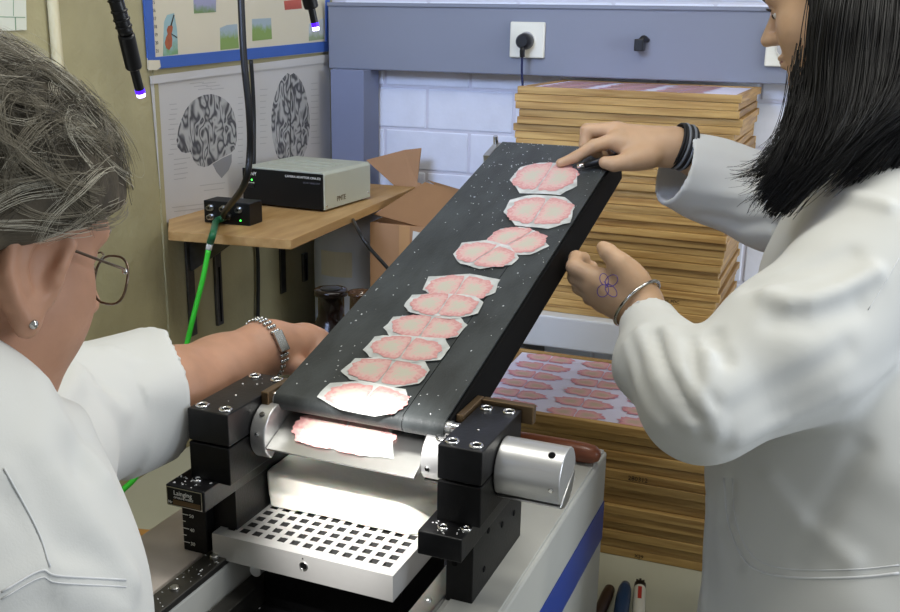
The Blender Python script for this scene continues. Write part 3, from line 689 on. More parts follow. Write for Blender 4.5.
l1 = [(168 + random.uniform(0, 3), y, random.uniform(5, 9), -.7) for y in range(105, 160, 5)] + [(174, 160 + k * 5, random.uniform(12, 20), -2) for k in range(5)] + [(190 + k * 4, 84 + (k % 3) * 3, 14, -1.5) for k in range(6)] + [(238, y, 5, -.6) for y in range(98, 165, 6)] + [(172, 208, 42, -5), (174, 212, 30, -3.5), (200, 186, 25, -3), (204, 191, 20, -2.4)]
brain_poster('poster of a brain seen from the side, on the concrete wall', [(150.5, 84), (247, 71.5), (250, 214), (163, 223)], b1, [[(212,164),(222,158),(231,154),(231,162),(228,170),(221,178),(216,172)]], l1, [(149, 76), (247, 64), (247, 71.5), (150, 84)])
b2 = [(284,76),(287,73),(290,75),(293,73),(297,76),(301,82),(304,89),(306,97),(308,107),(309,118),(309,128),(308,138),(306,148),(302,158),(296,163),(289,164),(282,162),(277,157),(274,148),(272,138),(271,127),(271,116),(272,106),(274,97),(277,88),(280,81)]
l2 = [(311, y, random.uniform(5, 9), -.7) for y in range(84, 150, 6)] + [(260, y, random.uniform(5, 8), -.6) for y in range(90, 150, 6)]
b2p = brain_poster('poster of a brain seen from above, behind the camera adaptor', [(252, 71), (329, 62), (331, 205), (255, 213)], b2, [], l2, [(252, 64), (328.5, 54), (329, 62), (252, 71)])
reparent(MB().tube([wp(290.5 + .4 * math.sin(k), 75 + k * 8.5, .0042) for k in range(11)], .0008, 6).build('fissure_print', 'device_black', None), b2p)
for (x, y) in ((157, 79), (184, 76), (214, 72), (240, 68)): pass
cal = thing('wall_calendar', 'blue-framed wall calendar with small watercolour pictures above the brain posters', 'calendar', wp(148, 68))
reparent(flat_on_wall('sheet', [(141, -60), (327, -90), (327, 52), (147, 69)], 'cal_paper', None, .0015, .0006), cal)
reparent(flat_on_wall('frame_bar', [(146.5, 57.8), (327, 41), (327, 51.2), (148.3, 69.6)], 'cal_blue', None, .004, .0012), cal)
reparent(flat_on_wall('frame_bar', [(138, -60), (147, -60), (153.2, 57), (146, 58)], 'cal_blue', None, .004, .0012), cal)
reparent(flat_on_wall('frame_bar', [(324.5, -85), (328, -85), (328, 41), (324.5, 41)], 'cal_blue', None, .004, .0012), cal)
reparent(flat_on_wall('torn_corner', [(145.5, 60), (157, 60), (158, 67), (154, 70), (146, 70)], 'cal_paper', None, .001, .0054), cal)
def picture_mat(name, top, bottom, h=.5):
    m = bpy.data.materials.new(name); m.use_nodes = True; N = m.node_tree.nodes; L = m.node_tree.links; b = N['Principled BSDF']; b.inputs['Roughness'].default_value = .7
    tc = N.new('ShaderNodeTexCoord'); sp = N.new('ShaderNodeSeparateXYZ'); L.new(tc.outputs['Generated'], sp.inputs[0]); nz = N.new('ShaderNodeTexNoise'); nz.inputs['Scale'].default_value = 60; L.new(tc.outputs['Object'], nz.inputs[0])
    ad_ = N.new('ShaderNodeMath'); mr = N.new('ShaderNodeMapRange'); mr.inputs[3].default_value = -.3; mr.inputs[4].default_value = .3; L.new(nz.outputs[0], mr.inputs[0]); L.new(sp.outputs[2], ad_.inputs[0]); L.new(mr.outputs[0], ad_.inputs[1])
    rp = N.new('ShaderNodeValToRGB'); e = rp.color_ramp.elements; e[0].position = h - .15; e[0].color = (*lin(bottom), 1); e[1].position = h + .15; e[1].color = (*lin(top), 1); L.new(ad_.outputs[0], rp.inputs[0]); L.new(rp.outputs[0], b.inputs['Base Color']); MATS[name] = m
picture_mat('pic_cello', (150, 182, 186), (120, 158, 110), .2); picture_mat('pic_lilac', (156, 156, 184), (116, 142, 92), .25); picture_mat('pic_meadow', (160, 176, 184), (132, 158, 88), .6)
picture_mat('pic_red', (188, 92, 78), (176, 84, 70), .5); picture_mat('pic_pale', (190, 196, 200), (150, 164, 130), .3)
pc = reparent(flat_on_wall('picture', [(163, 22), (166, 15), (173, 13), (176, 30), (177, 54), (162, 56)], 'pic_cello', None, .0004, .0022), cal)
ce = flat_on_wall('cello', [(170.5,25),(171.5,27),(171,31),(170,34),(171,39),(170.5,46),(168,50),(165,48),(163.5,43),(165,37),(166.5,34),(165.5,30),(167,26)], mat('cello_brown', (166, 92, 60), .7, var=.15, vscale=80), None, .0004, .0027); reparent(ce, cal)
nk = flat_on_wall('cello_neck', [(169,26),(172.3,14.5),(173.2,15),(170.2,26)], 'text_dark', None, .0004, .0027); reparent(nk, cal)
reparent(flat_on_wall('cello_bow', [(169.5,34),(170,33.4),(176,37.2),(175.6,38)], 'text_dark', None, .0003, .0032), cal)
for poly, mm in (([(192, -8), (215, -9), (215, 12), (193, 13.5)], 'pic_lilac'), ([(219, 28), (226, 25), (236, 24), (238, 48), (219.5, 50)], 'pic_meadow'), ([(251, 19), (270, 18), (271, 39), (251.5, 41)], 'pic_meadow'), ([(283, 1), (300, -1), (301, 8.5), (284, 10)], 'pic_red'), ([(308, 24), (323, 18), (323, 39), (308, 41)], 'pic_pale')):
    reparent(flat_on_wall('picture', poly, mm, None, .0004, .0022), cal)
for k, s_ in enumerate(('15', '16', '17', '18', '19', '20', '21')):
    p = wp(152 + k * .7, 4 + k * 8.1, .0046); t_ = text('date_lettering', s_, .009, (p[0], p[1], p[2]), (0, 1, 0), (0, 0, 1), 'cal_ink'); reparent(t_, cal)
ch = thing('wall_chart', 'pale wall chart with thin green lines, on the concrete wall beside the pipe', 'poster', wp(25, 31))
reparent(flat_on_wall('sheet', [(-60, -60), (24, -60), (26, 30), (-60, 33)], mat('chart_paper', (214, 216, 200), .6), None, .0014), ch)
for q in ([(-60, 15), (24.5, 17), (24.5, 17.8), (-60, 15.8)], [(14, 17), (15, 17), (15.5, 30), (14.5, 30)], [(12, -60), (12.6, -60), (13, 16), (12.4, 16)]): reparent(flat_on_wall('ruled_line', q, mat('chart_green', (120, 150, 120), .6), None, .0004, .0013), ch)
# pipe
a, b_ = on_x(53, 0, XL + .012), on_x(58, 66, XL + .012)
pp = MB().cyl((XL + .011, a[1], 1.42), (XL + .011, a[1], 2.55), .009, 16).build('wall_pipe', 'pipe_cream', None, smooth=True); tag(pp, 'thin cream conduit pipe running up the concrete wall', 'pipe')
# concrete seams and slotted uprights below the shelf
struct(box('trim_1', (XL, on_x(160, 120, XL)[1] - .016, TZ + .001), (XL + .004, on_x(160, 120, XL)[1] - .004, 2.5), 'concrete'))
def upright(px, y0, y1, label):
    t = on_x(px, y0, XL); bo = on_x(px, y1, XL); o = thing('slotted_upright', label, 'bracket rail', (XL, t[1], bo[2])); H = t[2] - bo[2]
    box('channel', (.0005, -.011, 0), (.008, .011, H), 'steel_dark', o, .001); box('slot', (.0081, -.003, H * .05), (.0086, .003, H * .8), 'bed_black', o)
upright(215, 252, 326, 'long slotted steel rail on the concrete wall under the shelf')
upright(303, 253, 281, 'short slotted steel rail on the concrete wall under the shelf corner')

# ------------------------------------------------------------------ behind: carton, bottles, canister
cb = thing('cardboard_box', 'open brown cardboard carton with a white label behind the belt', 'box', (-.80, 2.0, TZ))
z_top = .468
def cbp(px, py, Y): p = on_y(px, py, Y); return (p[0] + .80, p[1] - 2.0, p[2] - TZ)
# walls from measured rim corners: front rim and back rim at different depth
fl = cbp(370, 214, 1.98); fr = cbp(468, 240, 1.98)
x0, x1 = fl[0], fr[0] + .035; zt = (fl[2] + fr[2]) / 2
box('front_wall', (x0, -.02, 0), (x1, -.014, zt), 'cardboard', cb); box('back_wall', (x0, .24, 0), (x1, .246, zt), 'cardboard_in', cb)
box('side_wall', (x0, -.014, 0), (x0 + .006, .24, zt), 'cardboard', cb); box('side_wall', (x1 - .006, -.014, 0), (x1, .24, zt), 'cardboard', cb)
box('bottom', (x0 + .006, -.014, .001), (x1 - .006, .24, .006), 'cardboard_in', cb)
def flap(name, pts, m='cardboard', th=.004):
    P = np.array(pts); n = np.cross(P[1] - P[0], P[2] - P[0]); n = n / np.linalg.norm(n) * th; k = len(P); V = list(P) + list(P + n)
    return MB().add(V, [tuple(range(k)), tuple(range(2 * k - 1, k - 1, -1))] + [(i, i + k, (i + 1) % k + k, (i + 1) % k) for i in range(k)]).build(name, m, cb)
flap('flap', [(x0, .24, zt), cbp(366, 160, 2.27), cbp(404, 150, 2.28), cbp(421, 148, 2.28), cbp(417, 182, 2.26), (x0 + .21, .24, zt)])
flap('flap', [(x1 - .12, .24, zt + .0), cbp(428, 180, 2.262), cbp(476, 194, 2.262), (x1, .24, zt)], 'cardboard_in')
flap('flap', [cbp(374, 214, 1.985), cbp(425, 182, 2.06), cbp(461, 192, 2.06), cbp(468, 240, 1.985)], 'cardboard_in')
lb = [cbp(413, 231, 1.978), cbp(452, 240, 1.978), cbp(450, 262, 1.978), cbp(411, 253, 1.978)]; flap('address_label', lb, 'label_paper', .0006)
box('tape_strip', (x0 + .07, -.0212, 0), (x0 + .095, -.0202, zt), 'tape', cb)
cz = on_y(345, 260, 2.05); cn = thing('plastic_canister', 'blue-grey plastic canister with white label in the wall corner under the shelf', 'canister', (-1.03, 2.13, TZ))
MB().lathe([(.085, 0), (.09, .01), (.09, .36), (.085, .40), (.066, .435), (.035, .455), (.03, .475)], (0, 0, 0), (0, 0, 1), 28).build('canister_body', 'canister', cn, smooth='all')
MB().lathe([(.034, .475), (.034, .50), (.03, .505)], (0, 0, 0), (0, 0, 1), 20).build('cap', 'plastic_white', cn, smooth=True)
MB().prism([(-.04 + .08 * i / 6, -math.sqrt(.0908 ** 2 - (-.04 + .08 * i / 6) ** 2)) for i in range(7)] + [(.04 - .08 * i / 6, -math.sqrt(.0903 ** 2 - (.04 - .08 * i / 6) ** 2)) for i in range(7)], .30, .36, 'z').build('paper_label', 'label_paper', cn)
bo_ = thing('brown_bottle', 'dark brown glass bottle with a wide flat rim beside the hand', 'bottle', (*at(331, 300, 1.62)[:2], TZ)); zr = at(331, 288, 1.62)[2] - TZ
MB().lathe([(.055, 0), (.06, .01), (.06, zr - .125), (.05, zr - .09), (.026, zr - .055), (.0215, zr - .045), (.0215, zr - .012), (.0265, zr - .010), (.028, zr - .004), (.026, zr), (.017, zr)], (0, 0, 0), (0, 0, 1), 30).build('bottle_glass', 'glass_brown', bo_, smooth='all')
MB().lathe([(.0168, zr - .03), (.0168, zr + .0015), (.014, zr + .003)], (0, 0, 0), (0, 0, 1), 20).build('stopper', 'plastic_black', bo_, smooth=True)
ja = thing('amber_jar', 'pale amber glass jar between the brown bottle and the carton', 'jar', (*at(361, 300, 1.79)[:2], TZ)); zr = at(361, 291, 1.79)[2] - TZ
MB().lathe([(.04, 0), (.044, .008), (.044, zr - .10), (.03, zr - .06), (.021, zr - .04), (.020, zr - .008), (.0235, zr - .006), (.0235, zr), (.017, zr), (.016, zr - .05)], (0, 0, 0), (0, 0, 1), 26, caps=False).build('jar_glass', 'glass_amber', ja, smooth='all')
# marker pens on the table
def pen(name, label, tip, tail, r, mats, extra=None):
    a = on_z(*tip, TZ + r); b_ = on_z(*tail, TZ + r); L = float(np.linalg.norm(b_ - a)); t = thing(name, label, 'pen', (b_[0], b_[1], TZ), math.atan2(a[1] - b_[1], a[0] - b_[0]), 'pens on the table'); L = max(L, .12); return t, L
t, L = pen('marker_pen', 'dark blue rounded marker pen on the table beside the black-capped pen', (625, 588), (619, 625), .011, None)
MB().lathe([(.008, -.13), (.011, -.12), (.0115, -.05), (.0105, -.02), (.007, -.004), (.001, 0)], (L, 0, .0117), (1, 0, 0), 20).build('barrel', 'pen_blue', t, smooth='all')
t, L = pen('marker_pen', 'dark brown rounded marker pen beside the microtome body', (606, 598), (594, 626), .009, None)
MB().lathe([(.008, -.13), (.0095, -.12), (.0095, -.03), (.008, -.01), (.001, 0)], (L, 0, .0097), (1, 0, 0), 20).build('barrel', 'pen_brown', t, smooth='all')
t, L = pen('marker_pen', 'white marker pen with toothed black cap and red print', (640, 586), (638, 625), .010, None)
MB().lathe([(.0095, -.14), (.0095, -.018)], (L, 0, .0097), (1, 0, 0), 22).build('barrel', 'plastic_white', t, smooth=True)
cp = MB().lathe([(.0092, -.018), (.0095, -.006), (.009, -.0045)], (L, 0, .0097), (1, 0, 0), 22)
for k in range(8): a = k * math.pi / 4; cp.box((L - .006, .007 * math.cos(a) - .0018, .0097 + .007 * math.sin(a) - .0018), (L + .0008, .007 * math.cos(a) + .0018, .0097 + .007 * math.sin(a) + .0018))
cp.build('cap', 'plastic_black', t); box('red_print', (L - .06, -.003, .0190), (L - .025, .003, .0194), 'pen_red', t)
ct = box('cardboard_scrap', (-.04, -.05, 0), (.05, .05, .004), mat('scrap', (186, 138, 72), .7), None); q = on_z(126, 546, TZ); ct.location = (q[0] - .02, q[1], TZ + .0004); ct.rotation_euler = (0, 0, .2); tag(ct, 'small brown cardboard scrap on the table beside the microtome', 'cardboard')

# ------------------------------------------------------------------ gooseneck light guides
def lightguide(label, pts, tipdir_px, rs, power):
    t = thing('gooseneck_lamp', label, 'lamp', at(*pts[-1])); off = np.array(t.location); P = [np.array(at(*p)) for p in pts]
    nk_ = smooth_path(P[:-2], 8); MB().tube([p - off for p in nk_], rs[0], 14).build('gooseneck', 'plastic_black', t, smooth='all')
    for k in range(0, len(nk_) - 1, 2): 
        d_ = nk_[min(k + 1, len(nk_) - 1)] - nk_[k]; MB().torus(nk_[k] - off, d_, rs[0], .0007, 16, 6).build('rib', 'plastic_black', t, smooth='all')
    MB().cyl(P[-3] - off, P[-2] - off, rs[1]).build('collar', 'plastic_black', t, .001, smooth=True)
    MB().cyl(P[-2] - off, P[-1] - off, rs[2]).build('nozzle', 'plastic_black', t, smooth=True)
    d = (P[-1] - P[-2]); d /= np.linalg.norm(d)
    MB().cyl(P[-1] - off - d * .0025, P[-1] - off - d * .0002, rs[2] * 1.06).build('glow_ring', 'lamp_violet', t, smooth=True)
    MB().cyl(P[-1] - off - d * .0002, P[-1] - off + d * .002, rs[2] * .92).build('light_exit', 'lamp_tip', t, smooth=True)
    l = bpy.data.lights.new('light_guide_spot', 'SPOT'); l.energy = power; l.spot_size = math.radians(25); l.spot_blend = .9; l.shadow_soft_size = .006; l.color = (1, .98, .96)
    lo = bpy.data.objects.new('light_guide_spot', l); COL.objects.link(lo); lo.location = P[-1] + d * .006
    tgt = Vector(mwld((.005, .03, .375))); lo.rotation_euler = (tgt - lo.location).to_track_quat('-Z', 'Y').to_euler()
lightguide('black gooseneck light guide hanging in front of the calendar edge', [(96, -70, .53), (116, 0, .545), (126, 34, .555), (134, 68, .57), (140.5, 93, .58)], None, (.0041, .0047, .0027), 34)
lightguide('black gooseneck light guide hanging in front of the blue calendar frame', [(292, -60, .58), (306, -14, .59), (308.5, -4, .592), (311.5, 8, .596), (315.5, 27, .60)], None, (.0039, .0044, .0022), 34)

# ------------------------------------------------------------------ frozen block on the plate
def rrect(a0, a1, b0, b1, r, n=6):
    pts = []
    for (cx, cy, s) in ((a1 - r, b1 - r, 0), (a0 + r, b1 - r, 90), (a0 + r, b0 + r, 180), (a1 - r, b0 + r, 270)):
        for i in range(n + 1): t = math.radians(s + 90 * i / n); pts.append((cx + r * math.cos(t), cy + r * math.sin(t)))
    return pts

# ------------------------------------------------------------------ implicit surfaces for bodies and cloth
def n3(v): v = np.asarray(v, float); return v / np.linalg.norm(v)
def smin(a, b, k): h = np.clip(.5 + .5 * (b - a) / k, 0, 1); return b + (a - b) * h - k * h * (1 - h)
def smax(a, b, k): return -smin(-a, -b, k)
def cone(P, a, b, ra, rb):
    a = np.asarray(a); ab = np.asarray(b) - a; t = np.clip((P - a) @ ab / max(ab @ ab, 1e-9), 0, 1)
    return np.linalg.norm(P - a - t[:, None] * ab, axis=1) - (ra + (rb - ra) * t)
def chain(P, pts, rs, k=.004):
    d = None
    for i in range(len(pts) - 1):
        e = cone(P, pts[i], pts[i + 1], rs[i], rs[i + 1]); d = e if d is None else smin(d, e, k)
    return d
def ell(P, c, r, R=None):
    q = P - np.asarray(c)
    if R is not None: q = q @ R.T
    r = np.asarray(r); k0 = np.linalg.norm(q / r, axis=1); k1 = np.linalg.norm(q / r ** 2, axis=1) + 1e-9
    return k0 * (k0 - 1) / k1
class Sines:
    def __init__(s, seed, n=6, f0=20, f1=60):
        r = np.random.default_rng(seed); s.D = r.normal(size=(n, 3)); s.D /= np.linalg.norm(s.D, axis=1)[:, None]; s.D *= r.uniform(f0, f1, n)[:, None]; s.ph = r.uniform(0, 6.28, n)
    def __call__(s, P):
        o = 0
        for d, p in zip(s.D, s.ph): o = o + np.sin(P @ d + p + .6 * np.sin(P @ (d[[1, 2, 0]] * .6) + 2 * p))
        return o / len(s.ph)
def poly_dist(P, L):
    d = None
    for a, b in zip(L[:-1], L[1:]):
        e = cone(P, a, b, 0, 0); d = e if d is None else np.minimum(d, e)
    return d
def sdf_mesh(fn, lo, hi, h, B=8):
    lo = np.asarray(lo, float); nb = np.ceil((np.asarray(hi) - lo) / (h * B)).astype(int); n = nb * B
    G = np.empty(n, np.float32)
    bi = np.stack(np.meshgrid(*[np.arange(k) for k in nb], indexing='ij'), -1).reshape(-1, 3)
    cd_ = np.concatenate([fn(lo + (c + .5) * B * h) for c in np.array_split(bi, max(1, len(bi) // 100000))]).astype(np.float32)
    G4 = G.reshape(nb[0], B, nb[1], B, nb[2], B)
    G4[:] = cd_.reshape(nb)[:, None, :, None, :, None]
    act = bi[np.abs(cd_) < B * h * .87 + h * 3 + .012]
    loc = np.stack(np.meshgrid(*[np.arange(B)] * 3, indexing='ij'), -1).reshape(-1, 3)
    for ch in np.array_split(act, max(1, len(act) // 400)):
        P = (ch[:, None, :] * B + loc[None]).reshape(-1, 3) * h + lo; v = fn(P).reshape(len(ch), B, B, B)
        for c, q in zip(ch, v): G4[c[0], :, c[1], :, c[2], :] = q
    S = G < 0; cnt = np.zeros(n - 1, np.uint8)
    for i in (0, 1):
        for j in (0, 1):
            for k in (0, 1): cnt += S[i:n[0] - 1 + i, j:n[1] - 1 + j, k:n[2] - 1 + k]
    I = np.argwhere((cnt > 0) & (cnt < 8)); cid = np.full(n - 1, -1, np.int32); cid[tuple(I.T)] = np.arange(len(I))
    acc = np.zeros((len(I), 3)); num = np.zeros(len(I))
    cor = [(i, j, k) for i in (0, 1) for j in (0, 1) for k in (0, 1)]
    for a in cor:
        for ax in range(3):
            if a[ax] == 0:
                b = list(a); b[ax] = 1; ga = G[tuple((I + a).T)]; gb = G[tuple((I + b).T)]; m = (ga < 0) != (gb < 0)
                t = np.where(m, ga / np.where(m, ga - gb, 1), 0); p = np.tile(np.array(a, float), (len(I), 1)); p[:, ax] += t
                acc[m] += p[m]; num[m] += 1
    V = (I + acc / num[:, None]) * h + lo; Q = []
    for ax in range(3):
        o1, o2 = [(1, 2), (2, 0), (0, 1)][ax]
        sl0 = [slice(None)] * 3; sl1 = [slice(None)] * 3; sl0[ax] = slice(0, n[ax] - 1); sl1[ax] = slice(1, n[ax])
        A = S[tuple(sl0)]; Bm = S[tuple(sl1)]; E_ = np.argwhere(A != Bm); E_ = E_[(E_[:, o1] > 0) & (E_[:, o2] > 0) & (E_[:, o1] < n[o1] - 1) & (E_[:, o2] < n[o2] - 1)]
        inside = A[tuple(E_.T)]
        def cell(d1, d2): c = E_.copy(); c[:, o1] -= d1; c[:, o2] -= d2; return cid[tuple(c.T)]
        q = np.stack([cell(1, 1), cell(0, 1), cell(0, 0), cell(1, 0)], 1); q[~inside] = q[~inside][:, ::-1]; Q.append(q)
    Q = np.concatenate(Q); Q = Q[(Q >= 0).all(1)]
    return V, Q
def np_mesh(name, V, Q):
    me = bpy.data.meshes.new(name); k = Q.shape[1]; me.vertices.add(len(V)); me.vertices.foreach_set('co', V.astype(np.float32).ravel())
    me.loops.add(Q.size); me.loops.foreach_set('vertex_index', Q.astype(np.int32).ravel()); me.polygons.add(len(Q))
    me.polygons.foreach_set('loop_start', np.arange(0, Q.size, k, dtype=np.int32)); me.polygons.foreach_set('loop_total', np.full(len(Q), k, np.int32)); me.update(calc_edges=True); return me
def sdf_obj(name, fn, lo, hi, h, m, root):
    V, Q = sdf_mesh(fn, lo, hi, h); V = V - np.array(root.location); me = np_mesh(name, V, Q); return mesh_obj(name, me, m, root, smooth='all')
def trace(fn, pxs, d0=.35, d1=2.2):
    D = np.array([ray(x, y) for x, y in pxs]); L = np.linalg.norm(D, axis=1); t = np.full(len(D), d0)
    for _ in range(120): d = fn(CAM + D * t[:, None]); t = np.minimum(t + d / L * .8, d1)
    return CAM + D * t[:, None], t
def strands(name, lines, radii, m, root, ns=3):
    """many hairs in one mesh; lines (N,K,3), radius per hair with taper"""
    Ln = np.asarray(lines); N, K, _ = Ln.shape; T = np.gradient(Ln, axis=1); T /= np.linalg.norm(T, axis=2)[..., None] + 1e-9
    ref = np.array([.31, .77, .55]); e1 = np.cross(T, ref); e1 /= np.linalg.norm(e1, axis=2)[..., None] + 1e-9; e2 = np.cross(T, e1)
    tp = np.linspace(1, .35, K)[None, :, None]; V = []
    for s_ in range(ns):
        a = 2 * math.pi * s_ / ns; V.append(Ln + (e1 * math.cos(a) + e2 * math.sin(a)) * (np.asarray(radii)[:, None, None] * tp))
    V = np.stack(V, 2).reshape(-1, 3) - np.array(root.location); base = (np.arange(N)[:, None] * K + np.arange(K - 1)[None]).ravel() * ns; Q = []
    for s_ in range(ns):
        s2 = (s_ + 1) % ns; Q.append(np.stack([base + s_, base + s2, base + ns + s2, base + ns + s_], 1))
    me = np_mesh(name, V, np.concatenate(Q)); o = mesh_obj(name, me, m, root, smooth='all'); o['kind'] = 'stuff'; return o

mat('skin_older', (180, 136, 110), .52, var=.10, vscale=30, bump=.22, bscale=140, sss=.12, bdist=.0015)
mat('skin_younger', (190, 155, 122), .5, var=.07, vscale=30, bump=.10, bscale=200, sss=.12, bdist=.001)
mat('coat_cotton', (208, 209, 206), .8, var=.02, vscale=8, bump=.18, bscale=700, bdist=.0006, sheen=.15)
mat('hair_black', (10, 9, 10), .36, spec=.35); mat('hair_black_base', (6, 6, 6), .9, spec=.1)
mat('hair_grey', (128, 121, 104), .45, rnd=0); mat('hair_grey_light', (188, 183, 166), .42); mat('hair_grey_base', (58, 52, 42), .8, rgb2=(88, 80, 66), vscale=60, bump=.6, bscale=90, bdist=.004)
mat('hair_grey_dark', (76, 70, 57), .45)
mat('lips', (150, 84, 76), .4); mat('brow', (30, 22, 18), .6); mat('eye_white', (222, 218, 210), .2); mat('iris', (48, 32, 22), .2)
mat('wire', (110, 96, 82), .28, metal=.9); mat('lens', (235, 240, 240), .05, trans=1.0, ior=1.02); mat('silver', (190, 190, 186), .22, metal=1); mat('ink_violet', (92, 70, 150), .6); mat('band_black', (18, 18, 20), .6); mat('band_grey', (120, 124, 130), .5)
mat('seam', (214, 216, 218), .8)

def head_frame(fwd_r, fwd_f, pitch, roll=0):
    f = n3(_R0 * fwd_r + _F0 * fwd_f); f = n3(f * math.cos(pitch) - _Z * math.sin(pitch)); left = n3(np.cross(_Z, f)); up = np.cross(f, left)
    left, up = left * math.cos(roll) + up * math.sin(roll), up * math.cos(roll) - left * math.sin(roll)
    return np.array([f, left, up])
def head_sdf(P, c, R, s=1.0, full=0.0, bigear=False):
    q = (P - c) @ R.T / s; y = np.abs(q[:, 1]); qs = np.c_[q[:, 0], y, q[:, 2]]
    d = ell(q, (-.012, 0, .030), (.098, .076, .090))
    d = smin(d, ell(q, (.030, 0, -.042), (.060, .056 + full, .082)), .03)
    d = smin(d, ell(qs, (.045, .034, -.030), (.034, .030, .034)), .02)
    d = smin(d, ell(q, (.066, 0, -.102), (.023, .026, .020)), .025)
    d = smin(d, cone(qs, (.0, .056, -.050), (.055, .022, -.100), .016, .014), .025)
    d = smin(d, ell(q, (.074, 0, .022), (.022, .050, .018)), .02)
    d = smax(d, -ell(qs, (.098, .031, .002), (.014, .019, .011)), .010)
    n = smin(cone(q, (.088, 0, .006), (.110, 0, -.030), .0065, .0098), ell(qs, (.099, .010, -.033), (.010, .008, .008)), .008); d = smin(d, n, .010)
    d = smin(d, ell(q, (.088, 0, -.0610), (.010, .024, .0060)), .006); d = smin(d, ell(q, (.086, 0, -.0720), (.011, .021, .0065)), .006)
    e = smax(ell(qs, (-.004, .080, -.018), (.021, .012, .034)), -ell(qs, (-.004, .089, -.012), (.0125, .009, .020)), .005); e = smin(e, ell(qs, (-.002, .077, -.047), (.0085, .0065, .010)), .008); e = smin(e, ell(qs, (.006, .078, -.022), (.005, .006, .008)), .005)
    if bigear:
        qs = qs - np.array([.014, 0, 0])
        e = smax(ell(qs, (-.006, .082, -.016), (.024, .009, .036)), -ell(qs, (-.004, .093, -.012), (.017, .011, .025)), .003)
        hx = [(.010, -.012), (.013, .004), (.006, .017), (-.008, .020), (-.021, .012), (-.027, -.004), (-.025, -.022), (-.016, -.038), (-.007, -.048)]; e = smin(e, chain(qs, [np.array([a_, .0885, b_]) for a_, b_ in hx], [.0042] * 9, .002), .004)
        ah = [(-.004, .006), (-.014, .0), (-.016, -.016), (-.010, -.030)]; e = smin(e, chain(qs, [np.array([a_, .086, b_]) for a_, b_ in ah], [.0036] * 4, .002), .004)
        e = smin(e, ell(qs, (-.003, .085, -.050), (.010, .0065, .0115)), .006); e = smin(e, ell(qs, (.009, .085, -.020), (.005, .006, .008)), .004)
    d = smin(d, e, .006)
    return d * s
def face_parts(root, c, R, s=1.0, brow='brow'):
    def W(p): return R.T @ (np.array(p) * s) + c - np.array(root.location)
    for sd in (-1, 1):
        e = MB().sphere(W((.0735, sd * .031, -.001)), .0115 * s, 16, 12).build('eye', 'eye_white', root, smooth='all')
        MB().sphere(W((.0815, sd * .031, -.003)), .0055 * s, 14, 10).build('iris', 'iris', e, smooth='all')
        MB().sphere(W((.0742, sd * .031, .0038)), .0122 * s, 16, 12).build('eyelid', 'skin_younger' if brow == 'brow' else 'skin_older', root, smooth='all')
        MB().tube([W((.088, sd * .020, .006)), W((.0925, sd * .030, .0085)), W((.0865, sd * .042, .006)), W((.082, sd * .046, .003))], (.0016 if brow == 'brow' else .0008), 6).build('upper_lid', brow, root, smooth='all')
        MB().tube([W((.0965, sd * .012, .020)), W((.0955, sd * .028, .0255)), W((.0835, sd * .046, .022))], [.0022, .0026, .001], 6).build('eyebrow', brow, root, smooth='all')
    MB().tube([W((.0885, -.020, -.0668)), W((.0968, 0, -.0660)), W((.0885, .020, -.0668))], [.001, .0026, .001], 8).build('lips', 'lips', root, smooth='all')

# ------------------------------------------------------------------ frozen block
ice = thing('frozen_block', 'white frozen embedding block sitting on the perforated plate', 'ice block', mwld((-.02, .09, .36)), MR)
iw = Sines(5, 7, 60, 200); iw2 = Sines(6, 6, 25, 60)
def ice_sdf(Q):     # in microtome coordinates
    x, y, z = Q[:, 0], Q[:, 1], Q[:, 2]; hz = np.clip((z - .36) / .045, 0, 1)
    yf = .032 + .010 * (1 - hz) ** 2 * 0 + .055 * np.clip((x - .035) / .05, 0, 1) ** 2 + .004 * iw2(Q)
    d = np.maximum.reduce([(-.126 - .004 * hz) - x, x - .080, yf - y, y - .155, .3603 - z]); top = z - (.4065 + .0025 * iw2(Q * .8) + .004 * np.clip((y - .04) / .03, -1, 0))
    d = smax(d, top, .006); return d + .0009 * iw(Q)
V, Q = sdf_mesh(ice_sdf, (-.145, .02, .352), (.10, .17, .425), .0025); V = np.array([mwld(p) for p in V]); 
Rz = np.array([[math.cos(MR), math.sin(MR), 0], [-math.sin(MR), math.cos(MR), 0], [0, 0, 1]]); V = (V - np.array(ice.location)) @ Rz.T
mesh_obj('block', np_mesh('block', V, Q), 'ice', ice, smooth='all')

